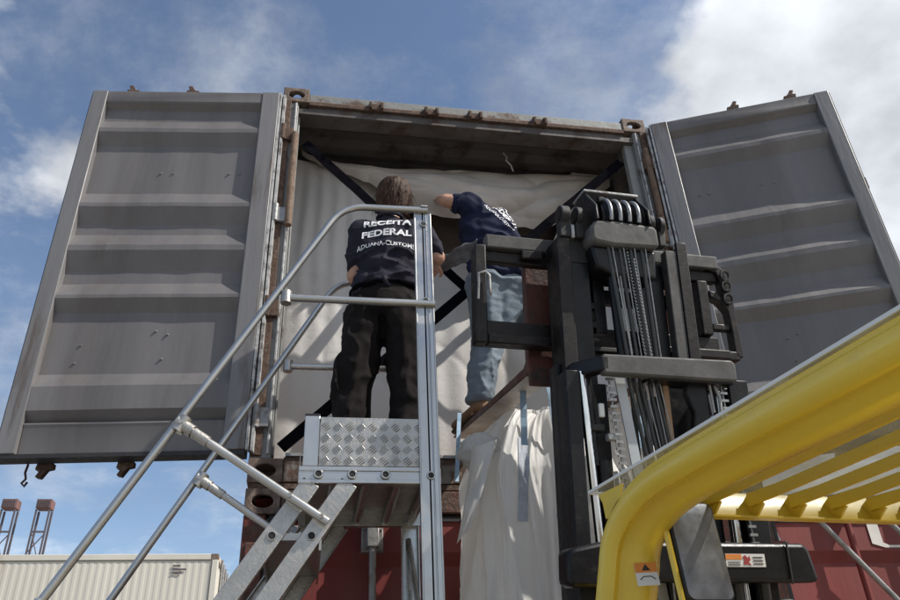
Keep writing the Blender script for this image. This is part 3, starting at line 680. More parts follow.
# inner mast channels
def channel(u0, u1, v0, v1, w0, w1, t=.018, open_right=True, m='black', name='mast_channel'):
    c = MB(FM); c.box(u0, u1, v0, v1, w0, w0+t); c.box(u0, u1, v0, v1, w1-t, w1)
    a, b_ = (u0, u0+t) if open_right else (u1-t, u1)
    c.box(a, b_, v0, v1, w0+t+.0005, w1-t-.0005)
    return c.build(name, m, fk, bevel=.003)
channel(.0, .055, VG+.4, .50, -.25, -.12, m='greasy'); channel(.525, .572, VG+.4, .53, -.25, -.12, open_right=False, m='greasy')
mbox('mast_side_plate', 'black', .056, .135, -.3, .40, -.235, -.20); mbox('mast_side_plate', 'dustl', .475, .524, -.2, .49, -.245, -.20)
mbox('mast_side_plate', 'black', .42, .474, -.2, .45, -.20, -.15)
MB(FM).prism([(.003, .40), (.05, .52), (.11, .60), (.135, .52), (.135, .40)], -.235, -.21, 'xy').build('mast_gusset', 'dust', fk, bevel=.004)
mbox('mast_side_plate', 'black', .0, .16, .43, .50, -.20, -.13)
mbox('mast_side_plate', 'black', .40, .57, .36, .44, -.2, -.13)
# eyelets at the mast head
for u0, u1, vv in ((.012, .058, .60), (.080, .115, .60), (.40, .43, .60), (.445, .475, .595)):
    e = MB(FM); n_ = 20
    e.tube([(u0+.004, vv, -.24), (u1-.004, vv, -.24)], .043, 20); e.build('chain_anchor', 'dust', fk, smooth=40, bevel=.004)
    MB(FM).tube([(u0-.001, vv, -.24), (u0+.003, vv, -.24)], .03, 18).build('anchor_pin', 'black', fk, smooth=40)
    mbox('chain_anchor', 'dust', u0, u1, .50, .57, -.262, -.218)
mbox('anchor_pin', 'chain', .06, .079, .50, .56, -.255, -.225)
# crosshead block with sheaves
MB(FM).prism([(.13, .455), (.215, .445), (.395, .452), (.405, .47), (.402, .535), (.385, .548), (.225, .556), (.135, .55), (.115, .52), (.115, .47)], -.33, -.20, 'xy').build('mast_crosshead', 'dustl', fk, bevel=.012)
MB(FM).prism([(.14, .36), (.21, .33), (.39, .33), (.40, .45), (.12, .45)], -.30, -.17, 'xy').build('mast_crosshead', 'black', fk, bevel=.01)
for u0, u1 in ((.138, .150), (.365, .375)):
    MB(FM).prism([(-.34, .55), (-.18, .55), (-.11, .60), (-.10, .68), (-.15, .725), (-.235, .725), (-.33, .62)], u0, u1, 'yz', fr=frame(O, rv_, nv, mv)).build('sheave_guard', 'black', fk, bevel=.004)
MB(FM).prism([(-.245, .738), (-.12, .738), (-.12, .7265), (-.245, .7265)], .134, .379, 'yz', fr=frame(O, rv_, nv, mv)).build('sheave_guard', 'galv', fk, bevel=.003)
mbox('sheave_guard', 'black', .151, .364, .56, .70, -.15, -.14)
mbox('sheave_guard', 'dust', .19, .215, .672, .70, -.262, -.241)
for k in range(5):
    uu = .185+k*.040
    MB(FM).tube([(uu-.014, .59, -.24), (uu-.006, .59, -.24), (uu+.006, .59, -.24), (uu+.014, .59, -.24)], [.082, .07, .07, .082], 28).build('sheave', 'black', fk, smooth=40)
for k in range(4):
    uu = .205+k*.040
    pts = [(uu, .59+.092*math.sin(t), -.24-.092*math.cos(t)) for t in [R(-20)+i*R(150)/14 for i in range(15)]]
    MB(FM).tube(pts, .0085, 10).build('hose', 'chain', fk, smooth=50)
    MB(FM).tube([(uu+.03*(k-1.5)/4, .45, -.30), (uu+.035, .0, -.285), (uu+.06, -.9, -.27)], .0085, 8).build('hose', 'hose', fk, smooth=50)
    MB(FM).tube([(uu+.012+.03*(k-1.5)/4, .45, -.312), (uu+.047, .0, -.297), (uu+.072, -.9, -.282)], .0028, 6).build('steel_wire', 'chain', fk, smooth=50)
MB(FM).tube([(.215, .40, -.26), (.235, -.04, -.26)], .02, 14).build('lift_cylinder', 'black', fk, smooth=40)
MB(FM).tube([(.238, .35, -.29), (.258, -.04, -.29)], .005, 8).build('hydraulic_line', 'galv', fk, smooth=50)
mbox('mast_back_plate', 'black', .36, .43, .0, .45, -.2, -.17); mbox('mast_back_plate', 'black', .16, .21, .12, .36, -.2, -.15)
mbox('mast_tie', 'greasy', .056, .52, -.02, .05, -.15, -.10); mbox('mast_tie', 'black', .056, .52, .27, .33, -.15, -.11); mbox('mast_tie', 'dust', .056, .52, .055, .075, -.17, -.13)
for vv in (.22, .14): mbox('guide_block', 'black', .135, .17, vv, vv+.03, -.20, -.17)
MB(FM).tube([(.07, .10, -.19), (.10, .095, -.19), (.13, .10, -.19), (.17, .093, -.19)], .009, 8).build('hose', 'hose', fk, smooth=50)
# leaf chains: rows of plates
def leaf_chain(u0, u1, va, vb, w, parent=fk, step=.022, h=.012, d=.012):
    c = MB(FM); v = va
    while v > vb: c.box(u0+(va-v)*.08, u1+(va-v)*.08, v-h, v, w-d, w+d); v -= step
    c.tube([((u0+u1)/2, va, w+d+.003), ((u0+u1)/2+(va-vb)*.08, vb, w+d+.003)], min(.008, d), 6)
    return c.build('lift_chain', 'chain', parent)
leaf_chain(.108, .136, -.11, -1.3, -.36, step=.025, h=.009, d=.004); leaf_chain(.558, .587, -.11, -1.3, -.36, step=.028, h=.009, d=.004)
leaf_chain(.290, .295, .40, -.04, -.315, step=.014, h=.006, d=.003); leaf_chain(.270, .275, .45, -1.3, -.30, step=.014, h=.006, d=.003)
# outer mast
channel(-.040, .012, VG, -.085, -.35, -.24); channel(.61, .69, VG, -.085, -.35, -.22, open_right=False)
channel(-.02, .0, VG+.2, -.02, -.21, -.13, m='black'); 
MB(FM).tube([(.027, -.085, -.33), (.062, -.90, -.33), (.10, -1.8, -.33)], .0155, 14).build('chrome_rod', 'chrome', fk, smooth=40)
MB(FM).tube([(.58, -.085, -.31), (.6, -1.8, -.31)], .0155, 14).build('chrome_rod', 'chrome', fk, smooth=40)
MB(FM).tube([(.052, -.10, -.31), (.062, -.42, -.31)], .022, 12).build('lift_cylinder', 'black', fk, smooth=40)
MB(FM).tube([(.095, -.40, -.31), (.13, -1.6, -.31)], .026, 12).build('lift_cylinder', 'black', fk, smooth=40)
MB(FM).tube([(.125, -.44, -.34), (.16, -1.5, -.34)], .008, 8).build('hydraulic_line', 'galv', fk, smooth=40)
mbox('mast_bracket', 'dust', .03, .10, -.30, -.275, -.34, -.29); mbox('mast_bracket', 'label', .082, .102, -.25, -.20, -.345, -.33); mbox('mast_bracket', 'galv', .10, .14, -.335, -.31, -.36, -.33)
MB(FM).prism([(.148, -.105), (.185, -.105), (.30, -1.1), (.262, -1.1)], -.352, -.345, 'xy').build('chain_guard_plate', 'plate', fk)
for k, (ua, ub) in enumerate(((.205, .29), (.228, .31), (.25, .335), (.285, .36), (.31, .39))):
    MB(FM).tube([(ua, -.09, -.34), (ub-.02, -.5, -.335), (ub+.03, -1.3, -.33)], .008, 8).build('hose', 'hose', fk, smooth=50)
    if k > 1: MB(FM).tube([(ua+.01, -.09, -.352), (ub-.01, -.5, -.347), (ub+.04, -1.3, -.342)], .0025, 6).build('steel_wire', 'chain', fk, smooth=50)
mbox('mast_strip', 'wood', .345, .372, -1.0, -.09, -.33, -.32)
mbox('mast_back_plate', 'black', .38, .56, -1.2, -.10, -.26, -.24); mbox('mast_back_plate', 'black', .10, .16, -1.6, -.10, -.25, -.22)
mbox('mast_back_plate', 'black', .05, .34, -1.5, -.75, -.25, -.22)
arm = MB(FM); arm.prism([(.43, -.085), (.49, -.075), (.515, -.10), (.51, -.30), (.47, -.34), (.44, -.28), (.45, -.22), (.425, -.15)], -.36, -.325, 'xy'); arm.build('hose_bracket', 'black', fk, bevel=.006)
MB(FM).tube([(.43, -.085, -.37), (.49, -.07, -.37), (.515, -.10, -.37), (.52, -.22, -.37)], .005, 8).build('hydraulic_line', 'galv', fk, smooth=50)
MB(FM).tube([(.535, -.10, -.36), (.55, -.16, -.37), (.555, -.28, -.36), (.545, -.4, -.35)], .007, 8).build('hose', 'galv', fk, smooth=50)
# crossmembers
x1_ = MB(FM); x1_.prism([(.075, -.105), (.075, -.045), (.085, -.038), (.59, -.03), (.604, -.045), (.604, -.108), (.59, -.112), (.085, -.112)], -.42, -.375, 'xy'); x1_.build('crossmember', 'dustl', fk, bevel=.008)
MB(FM).prism([(.0, -.25), (.03, -.24), (.10, -.375), (.10, -.42), (.07, -.42), (.0, -.31)], -.10, -.045, 'xz', fr=frame(O, rv_, mv, nv)).build('crossmember', 'black', fk, bevel=.006)
mbox('crossmember', 'black', .585, .604, -.112, -.035, -.374, -.22)
mbox('crossmember', 'black', .26, .60, -.118, -.10, -.40, -.30)
x2 = MB(FM); x2.prism([(-.115, -.71), (-.085, -.70), (.04, -.675), (.10, -.68), (.735, -.68), (.752, -.70), (.772, -.79), (.765, -.805), (.08, -.805), (.05, -.82), (-.10, -.82), (-.118, -.81)], -.46, -.36, 'xy'); x2.build('crossmember', 'black', fk, bevel=.014)
mbox('hose_clip', 'rubber', .66, .668, -.81, -.675, -.466, -.461)
st = MB(FM).box(.43, .575, -.757, -.716, -.4625, -.4610).build('warning_label', 'label', fk)
MB(FM).box(.43, .488, -.734, -.717, -.4635, -.4630).build('label_band', 'orange', st)
lg = MB(FM); lg.prism([(.493, -.75), (.497, -.735), (.492, -.726), (.502, -.720), (.511, -.729), (.518, -.722), (.52, -.735), (.513, -.742), (.522, -.752), (.508, -.749)], -.4640, -.4630, 'xy'); lg.build('label_symbol', 'labelr', st)
li = MB(FM)
for vv in (-.727, -.737, -.747): li.box(.53, .566, vv-.0015, vv+.0015, -.4640, -.4630)
for vv in (-.742, -.75): li.box(.437, .482, vv-.001, vv+.001, -.4640, -.4630)
li.build('label_print', 'labelk', st)
MB(FM).tube([(.66, -.90, -.44), (.66, -.90, -.40)], .045, 20).build('mast_lamp', 'caution', fk, smooth=40, bevel=.004)
for uu in (.30, .36, .5, .6): MB(FM).tube([(uu, -.806, -.40), (uu+.012, -1.6, -.38)], .018, 10).build('hose', 'hose', fk, smooth=40)
for uu in (.25, .27, .33): MB(FM).tube([(uu, -.806, -.43), (uu+.012, -1.4, -.41)], .004, 6).build('steel_wire', 'chain', fk, smooth=40)
# tilt cylinders, bottom of the mast
mbox('crossmember', 'black', -.10, .70, VG+.0, VG+.14, -.44, -.36)

# truck frame (x = across to the right, y = forwards, z = up), right-handed about the truck's centre
GC = rv_*.29+hv*-2.35
ga = R(100); gh = V((math.cos(ga), math.sin(ga), 0)); gr = V((math.cos(R(5)), math.sin(R(5)), 0))
# front edge of the roof is at world (-.15,-1.59)
G0 = rv_*-.235+hv*-1.60
FG = frame((G0.x, G0.y, 0), gr, gh, (0, 0, 1))
W = 1.27; DROP = .010                      # roof width and slope per metre
rz = lambda y, z=2.08: z+DROP*y           # y is negative towards the rear
prof = [(0, 0), (.0, .010), (-.016, .022), (-.018, .040), (-.008, .062), (.006, .070), (.022, .062), (.034, .066), (.05, .088), (.075, .100), (.10, .100), (.118, .088), (.126, .066), (.138, .060), (.140, .050), (.130, .046), (.130, .0)]
def guard_side(mir):
    path = [(0, .52, .75), (0, .35, 1.20), (0, .19, 1.55), (0, .09, 1.77), (0, .045, 1.86)]
    path += [p for p in bend((0, .025, 1.90), (0, -.03, 2.055), (0, -.30, 2.072), 14)]
    path += [(0, -.45, rz(-.45, 2.079)), (0, -.7, rz(-.7)), (0, -1.05, rz(-1.05)), (0, -1.30, rz(-1.3))]
    path += [p for p in bend((0, -1.34, rz(-1.34)), (0, -1.48, rz(-1.4)), (0, -1.50, 1.85), 8)]+[(0, -1.62, 1.1)]
    m = MB(FG)
    if not mir: m.sweep(path, [(a_, -b_) for a_, b_ in prof], (1, 0, 0))
    else: m.sweep([(W, p[1], p[2]) for p in path], [(-a_, -b_) for a_, b_ in prof], (1, 0, 0))
    return m.build('overhead_guard_rail', 'yellow', fk, smooth=44)
left_rail = guard_side(False); guard_side(True)
# front and rear crossbars (angled plates), front-to-back bars
def crossbar(y, s):
    m = MB(FG); z0 = rz(y)
    m.prism([(y, z0-.085), (y+s*.006, z0-.088), (y+s*.05, z0-.008), (y+s*.05, z0), (y+s*.042, z0), (y, z0-.078)], .139, W-.139, 'yz')
    return m.build('guard_crossbar', 'yellow', fk, bevel=.002)
crossbar(-.10, 1); crossbar(-1.28, -1)
MB(FG).box(.139, W-.139, -.125, -.101, rz(-.1)-.088, rz(-.1)-.082).build('guard_crossbar', 'yellow', fk, bevel=.001)
for k in range(7):
    xk = .262+k*.132
    m = MB(FG)
    y0, y1 = -.062, -1.25
    m.prism([(y0-.042, rz(y0)-.054), (y0-.042, rz(y0)-.016), (y0-.16, rz(y0-.16)-.022), (y1, rz(y1)-.022), (y1, rz(y1)-.05)], xk, xk+.010, 'yz')
    # sloping lower lip follows the bar
    b_ = m.build('guard_bar', 'yellow', fk, bevel=.002)
    tab = MB(FG); tab.prism([(-.150, rz(-.15)-.055), (-.1055, rz(-.1)-.086), (-.068, rz(-.1)-.030), (-.104, rz(-.1)-.012)], xk+.0105, xk+.018, 'yz'); tab.build('bar_gusset', 'yellow', b_, bevel=.001)
for xk in (.20, .56): MB(FG).tube([(xk, -.088, rz(-.1)-.045), (xk, -.078, rz(-.1)-.05)], .006, 8).build('bolt', 'galv', fk)
MB(FG).box(.125, .137, -1.25, -.13, rz(-.7)-.064, rz(-.7)-.056).build('guard_trim', 'yellow', fk, bevel=.002)
# clear roof sheet with pale edge strip
sh = MB(FG); sh.prism([(.02, rz(.02)+.006), (.02, rz(.02)+.010), (-1.42, rz(-1.42)+.010), (-1.42, rz(-1.42)+.006)], -.005, W+.005, 'yz'); sh.build('roof_sheet', 'sheet', fk)
ed = MB(FG); ed.prism([(.02, rz(.02)+.004), (.02, rz(.02)+.012), (-1.42, rz(-1.42)+.012), (-1.42, rz(-1.42)+.004)], -.0095, -.0052, 'yz').prism([(.0205, rz(.02)+.004), (.0205, rz(.02)+.012), (.0245, rz(.02)+.012), (.0245, rz(.02)+.004)], -.005, W, 'yz')
ed.build('sheet_edge', 'label', fk)
MB(FG).prism([(-.14, 2.066), (-.012, 2.073), (-.03, 2.045), (-.035, 2.0), (-.10, 2.0)], .0, .006, 'yz').build('sheet_bracket', 'yellow', fk, bevel=.002)
# warning label on the left pillar
pl = MB(FG); 
LN = V((-.22, -.93, .25)).normalized(); LX = V((.97, -.23, 0)).normalized(); 
rbv = BVHTree.FromPolygons([v.co.copy() for v in left_rail.data.vertices], [tuple(p.vertices) for p in left_rail.data.polygons])
lc = V((-.030, -1.545, 1.845)); hits = [rbv.ray_cast(lc+LX*a_+LN.cross(LX)*b_+LN*.5, -LN)[0] for a_ in (-.024, 0, .024) for b_ in (-.055, -.03, -.005)]
dep = max([(h_-lc).dot(LN) for h_ in hits if h_ is not None]+[0]); LF = frame(lc+LN*(dep+.004), LX, LN.cross(LX), LN)
wl = MB(LF).box(-.028, .028, -.06, .0, -.002, .0).build('warning_label', 'label', fk)
MB(LF).box(-.028, .028, -.026, .0, .0002, .0006).build('label_band', 'orange', wl)
MB(LF).prism([(-.011, -.021), (.011, -.021), (0, -.004)], .0008, .0012, 'xy').build('label_symbol', 'labelk', wl)
MB(LF).tube([(-.019, -.045, .001), (-.01, -.037, .001), (.01, -.037, .001), (.019, -.045, .001)], .0012, 5).build('label_symbol', 'labelk', wl)
# mirror hanging under the front of the roof
mf = frame(tuple(FG @ V((.185, -.13, 1.93))), tuple(gr), tuple(V((0, 0, 1))), tuple(-gh))
def rrect(w, h, r, n=6):
    pts = []
    for cx, cy, a0 in ((w-r, h-r, 0), (-w+r, h-r, 90), (-w+r, -h+r, 180), (w-r, -h+r, 270)):
        for k in range(n+1): a_ = R(a0+90*k/n); pts.append((cx+r*math.cos(a_), cy+r*math.sin(a_)))
    return pts
# hang point in world terms: just left of the first bar
mc = V((.062, -1.75, 1.895))
mf = frame(mc, V((.97, .10, 0)).normalized(), V((-.02, .05, 1)).normalized(), V((.10, -.97, .0)).normalized())
mh = MB(mf); mh.prism(rrect(.068, .125, .02), -.03, .0, 'xy'); mh_ = mh.build('rear_view_mirror', 'rubber', fk, bevel=.006)
gl = MB(mf); rings = []
for t, zz in ((1, .001), (.9, .004), (.6, .008), (.3, .010)):
    rings.append([gl.bm.verts.new(mf @ V((x*t*.93, y*t*.96, zz))) for x, y in rrect(.068, .125, .02)])
for a_, b_ in zip(rings, rings[1:]):
    for k in range(len(a_)): gl.bm.faces.new((a_[k], a_[(k+1) % len(a_)], b_[(k+1) % len(a_)], b_[k]))
gl.bm.faces.new(rings[-1]); gl.build('mirror_glass', 'mirror', mh_, smooth=60)
MB().tube([tuple(mf @ V((-.08, .12, -.01))), tuple(mf @ V((-.075, -.5, -.01)))], .008, 8).build('guard_strut', 'yellow', fk, smooth=50)
MB().tube([tuple(mf @ V((0, .12, -.02))), tuple(mf @ V((.02, .18, -.03)))], .012, 8).build('mirror_bracket', 'rubber', fk, smooth=50)
# diagonal stays at the right
for p, q in (((1.02, -1.12, 2.16), (1.53, -1.12, 1.62)), ((1.27, -1.12, 2.18), (1.78, -1.12, 1.64))):
    pass
# truck body (below the frame of the picture)
bd = MB(FG); bd.prism([(.60, .25), (.62, .95), (.45, 1.05), (.30, .45), (-.55, .45), (-.60, .95), (-1.75, 1.0), (-1.95, .8), (-1.95, .25)], -.02, W+.02, 'yz'); bd.build('body', 'yellow', fk, bevel=.03)
MB(FG).box(.22, W-.22, -1.05, -.55, .96, 1.04).box(.22, W-.22, -1.15, -1.02, 1.04, 1.5).build('seat', 'seat', fk, bevel=.03)
MB(FG).tube([(W/2, -.05, .9), (W/2, -.25, 1.12)], .02, 10).build('steering_column', 'rubber', fk, smooth=50)
MB(FG).tube([(W/2+.16*math.cos(t*math.pi/10), -.25+.06*math.sin(t*math.pi/10), 1.12+.15*math.sin(t*math.pi/10)) for t in range(20)], .014, 8, closed=True).build('steering_wheel', 'rubber', fk, smooth=50)
for yy, rr in ((.35, .33), (-1.5, .26)):
    for x0_, x1w in ((-.10, .10), (W-.10, W+.10)):
        MB(FG).tube([(x0_, yy, rr), (x0_+.03, yy, rr), (x1w-.03, yy, rr), (x1w, yy, rr)], [rr-.04, rr, rr, rr-.04], 28).build('wheel', 'tyre', fk, smooth=40)

# stay rods beyond the truck, leaning on the yard side of the right container
for i, (p, q, lb) in enumerate((((1.54, -.10, 2.50), (2.26, -.08, 1.60), 'long diagonal silver rod crossing the red container, left of the two'), ((1.93, -.10, 2.50), (2.65, -.08, 1.60), 'long diagonal silver rod crossing the red container, right of the two'))):
    s_ = MB().tube([p, q], .014, 12); tag(s_.build('lashing_rod', 'galv', smooth=50), lb, 'lashing rod', 'lashing rods on the red container')

# ------------------------------------------------------------------ big bag hanging from the forks
bag = empty('bulk_bag', (.2, -.32, 1.3), 'white woven bulk bag hanging by blue loops under the forks', 'bulk bag')
def bagf(u_, v_):
    # v 0 top, 1 bottom; u round the bag
    t = 2*math.pi*u_
    z = 2.73-1.45*v_
    cx, cy = .215+.02*math.sin(v_*3), -.325
    k = min(1, (v_/.16))**.55 if v_ < .16 else 1
    z += .10*(1-min(1, v_/.2))
    a_, b_ = (.43+.06*v_)*(.50+.50*k), (.255+.02*v_)*(.55+.45*k)
    c, s_ = math.cos(t), math.sin(t)
    e = .55
    x = cx+a_*math.copysign(abs(c)**e, c); y = cy+b_*math.copysign(abs(s_)**e, s_)
    fold = .03*math.sin(t*11+2.2*noise.noise(V((c*2, s_*2, z*.8))))*(1.1-.6*v_)+.03*noise.noise(V((c*3, s_*3, z*1.3)))+.010*noise.noise(V((c*9, s_*9, z*6)))+.006*(1-abs(math.sin(t*26+3*noise.noise(V((c*3, s_*3, z*2))))))+.012*max(0, 1-2.2*abs(noise.noise(V((c*4+z*.8, s_*4, z*1.0)))))**3+.006*max(0, 1-2.2*abs(noise.noise(V((c*9-z*1.5, s_*9, z*2.5)))))**4
    x += c*fold; y += s_*fold
    z += .05*(abs(c)**6-.4)*(1-v_)**6+.03*noise.noise(V((c*2.5, s_*2.5, 8)))*(1-v_)**3
    if v_ > .97: x = cx+(x-cx)*.9; y = cy+(y-cy)*.9
    return (x, y, z)
bm_ = MB(); bm_.grid(bagf, 420, 200); bmesh.ops.remove_doubles(bm_.bm, verts=bm_.bm.verts[:], dist=.0001); bm_.build('bag_body', 'bag', bag, smooth=180)
# top skirt gathered and crumpled above the body
def skirt(u_, v_):
    t = 2*math.pi*u_; c, s_ = math.cos(t), math.sin(t)
    z = 2.72+.12*v_+.03*noise.noise(V((c*3, s_*3, 1)))*v_
    a_ = .26-.02*v_; b_ = .16-.04*v_
    f = .03*math.sin(t*7+1)+.012*math.sin(t*19+3*v_)
    return (.215+(a_+f)*math.copysign(abs(c)**.7, c), -.325+(b_+f*.5)*math.copysign(abs(s_)**.7, s_), z)
sk = MB(); sk.grid(skirt, 200, 14); sk.build('bag_skirt', 'bag', bag, smooth=180)
def lump(u_, v_):
    t = 2*math.pi*u_; p_ = math.pi*v_
    d = V((math.cos(t)*math.sin(p_), math.sin(t)*math.sin(p_), math.cos(p_)))
    k = 1+.25*noise.noise(d*2.2+V((3, 0, 0)))+.12*noise.noise(d*6)
    return (-.19+d.x*.10*k, -.43+d.y*.08*k, 2.625+d.z*.085*k)
MB().grid(lump, 40, 24).build('bag_fold', 'bag', bag, smooth=180)
def tailf(u_, v_):
    x = -.255-.085*v_**1.3+.10*u_*(1-v_*.55); y = -.56+.03*math.sin(u_*5)+.02*noise.noise(V((u_*3, v_*4, 1))); z = 2.62-.42*v_+.05*u_*v_
    return (x, y, z)
t_ = MB(); t_.grid(tailf, 20, 30); t_.build('bag_flap', 'bag', bag, smooth=180)
for (xa, ya, za), (xb, yb, zb_), wd, mm in (((-.03, -.66, 2.90), (-.035, -.60, 2.60), .028, 'bluestrap'), ((-.205+.02, .02, 3.0), (-.24, -.1, 2.6), .02, 'bluestrap'), ((.105, -.60, 2.88), (.12, -.58, 2.62), .028, 'bluestrap'), ((.55, -.6, 2.9), (.5, -.58, 2.6), .034, 'bluestrap')):
    s_ = MB(); band(s_, (xa, ya, za), (xb, yb, zb_), wd, .004, (0, -1, 0), 8, .008); s_.build('lifting_loop', mm, bag)
for xx, wd, z0_, z1_ in ((-.02, .045, 2.28, 2.66), (.15, .045, 2.30, 2.66)):
    # webbing sewn on the bag's face
    s_ = MB(); 
    def sewn(u_, v_, xx=xx, wd=wd, z0_=z0_, z1_=z1_):
        return (xx-wd/2+wd*u_-.05*(1-v_), -.622, z0_+(z1_-z0_)*v_)
    s_.grid(sewn, 4, 24)
    strap_me = s_
    o = s_.build('sewn_webbing', 'greystrap', bag)
    o['sewn'] = 1

# settle the webbing on the bag
bagobj = [c for c in bag.children if c.name.startswith('bag_body')][0]
bv = BVHTree.FromPolygons([v.co.copy() for v in bagobj.data.vertices], [tuple(p.vertices) for p in bagobj.data.polygons])
for c in bag.children:
    if c.get('sewn'):
        for v in c.data.vertices:
            h = bv.ray_cast(V((v.co.x, -1.5, v.co.z)), V((0, 1, 0)))
            if h[0]: v.co.y = h[0].y-.004
        del c['sewn']

# ------------------------------------------------------------------ people
def ell(bm, c, r):
    m = Matrix.Translation(V(c)) @ Matrix.Diagonal((r[0], r[1], r[2], 1)); return bmesh.ops.create_icosphere(bm, subdivisions=2, radius=1, matrix=m)['verts']
def r3(r): return (r, r, r) if isinstance(r, (int, float)) else r
def blob(name, segs, voxel, m, parent, fr=ID, smooth_it=4, wrinkle=None, extra=None, label=None):
    """union of tapered capsules (p, rp, q, rq) turned into one continuous skin"""
    tot = bmesh.new()
    for s in segs:
        b_ = bmesh.new(); ell(b_, s[0], r3(s[1])); ell(b_, s[2], r3(s[3]))
        r_ = bmesh.ops.convex_hull(b_, input=b_.verts[:])
        ints = [g_ for g_ in r_['geom_interior'] if isinstance(g_, bmesh.types.BMVert)]
        bmesh.ops.delete(b_, geom=list(set(ints)), context='VERTS')
        t = bpy.data.meshes.new('t'); b_.to_mesh(t); b_.free(); tot.from_mesh(t); bpy.data.meshes.remove(t)
    bmesh.ops.transform(tot, matrix=fr, verts=tot.verts[:])
    me = bpy.data.meshes.new(name); tot.to_mesh(me); tot.free()
    o = bpy.data.objects.new(name, me); COL.objects.link(o)
    md = o.modifiers.new('r', 'REMESH'); md.mode = 'VOXEL'; md.voxel_size = voxel
    sm = o.modifiers.new('s', 'SMOOTH'); sm.iterations = smooth_it; sm.factor = .6
    bpy.context.view_layer.update()
    me2 = bpy.data.meshes.new_from_object(o.evaluated_get(bpy.context.evaluated_depsgraph_get()))
    bpy.data.objects.remove(o); me2.name = name
    if wrinkle:
        ns = [v.normal.copy() for v in me2.vertices]
        for v, n_ in zip(me2.vertices, ns): v.co += n_*wrinkle(v.co)
    o = link(name, me2, M[m], parent, smooth=180)
    if label: o['label'] = label
    return o
def hand(wrist, d, palm_n, curl, side, thumb=1):
    """capsule list of a hand: wrist point, direction d, palm normal, curl (radians per joint)"""
    d = V(d).normalized(); pn = V(palm_n); pn = (pn-d*pn.dot(d)).normalized(); s_ = d.cross(pn)*side; w = V(wrist); out = []
    for k, (off, ln_) in enumerate(((-.028, .068), (-.01, .078), (.01, .074), (.027, .058))):
        kn = w+d*.085+s_*off
        out.append((w+d*.01+s_*off*.6, (.013), kn, .0105))
        p = kn; a_ = curl*.6
        for j, f in enumerate((.45, .32, .23)):
            q = p+(d*math.cos(a_)+pn*math.sin(a_))*ln_*f; out.append((p, .0095-j*.001, q, .0088-j*.001)); p = q; a_ += curl
    t0 = w+d*.025-s_*.025; t1 = t0-s_*.03+d*.03+pn*.01; t2 = t1+d*.03+pn*.015
    out += [(t0, .014, t1, .011), (t1, .0105, t2, .009)]
    return out
def fold_fn(freq, amp, seed, stretch=(1, 1, 2.5)):
    def f(co):
        p = V((co.x*stretch[0], co.y*stretch[1], co.z*stretch[2]))*freq
        a_ = noise.noise(p+V((seed, 0, 0))); b_ = noise.noise(p*2.3+V((0, seed, 0)))
        ridge = 1-2*abs(a_)
        return amp*(ridge**5*1.5-.35+.45*b_)
    return f

# ---- person on the ladder
p1 = empty('person', (-.6, -.5, ZP), 'person with brown hair and dark navy shirt standing on the ladder platform, seen from behind', 'person')
F1 = frame((-.60, -.50, ZP+.006), (.985, -.17, 0), (.17, .985, 0), (.045, 0, 1)) @ Matrix.Translation((-.060, 0, 0))          # x right, y facing direction
sk1 = []
neck = V((.0, .01, 1.43)); head = V((.012, .035, 1.60))
sk1 += [((0, 0, 1.30), (.10, .07, .08), neck, (.055, .055, .05)), (neck, .052, head-V((0, 0, .06)), .052)]
sk1 += [(head+V((0, -.005, .02)), (.074, .09, .088), head+V((.004, .035, -.055)), (.052, .055, .055))]
sk1 += [(head+V((.0, .09, .0)), (.012, .012, .018), head+V((0, .1, -.02)), (.013, .012, .01))]    # nose
for sx in (-1, 1): sk1 += [(head+V((sx*.074, 0, 0)), (.008, .015, .028), head+V((sx*.08, -.008, .004)), (.006, .016, .026))]
for sx in (-1, 1): sk1 += [((0, 0, 1.28), (.10, .07, .08), (sx*.135, 0, 1.38), .05)]
sk1 += [((0, 0, 1.28), (.12, .08, .09), (0, .0, 1.05), (.11, .075, .08)), ((0, 0, 1.05), (.11, .075, .08), (0, 0, .93), (.12, .08, .08))]
for sx in (-1, 1):
    sk1 += [((sx*.07, 0, .90), (.07, .075, .06), (sx*.105, .015, .50), .055), ((sx*.105, .015, .50), .055, (sx*.105, -.01, .1), .038), ((sx*.105, -.02, .06), .038, (sx*.12, .14, .03), (.04, .05, .022))]
# right arm (screen right) raised to elbow height, left arm bent forwards
ra = [V((.160, 0, 1.375)), V((.240, .05, 1.235)), V((.225, .30, 1.36))]
la = [V((-.145, 0, 1.375)), V((-.158, .03, 1.13)), V((-.10, .27, 1.20))]
for arm_ in (ra, la):
    sk1 += [(arm_[0], .052, arm_[1], .041), (arm_[1], .043, arm_[2], .027)]
sk1 += hand(ra[2], (ra[2]-ra[1])+V((0, .05, .02)), (-.6, .1, -.8), .45, 1)
sk1 += hand(la[2], (la[2]-la[1]), (.6, .1, -.8), .45, -1)
body1 = blob('body', sk1, .006, 'skin', p1, F1, 3)
sh1 = [((0, 0, 1.33), (.14, .095, .075), (0, -.005, 1.13), (.145, .105, .09)), ((0, -.005, 1.13), (.145, .105, .09), (0, -.005, 1.0), (.178, .125, .04)), ((0, 0, 1.38), (.10, .07, .05), (0, .005, 1.43), (.06, .06, .03))]
for sx, arm_ in ((1, ra), (-1, la)):
    mid = arm_[0].lerp(arm_[1], .78)
    sh1 += [((sx*.06, 0, 1.35), (.08, .08, .07), arm_[0], .062), (arm_[0], .062, mid, (.056, .058, .05)), ((sx*.05, 0, 1.2), (.09, .1, .1), arm_[0], .055)]
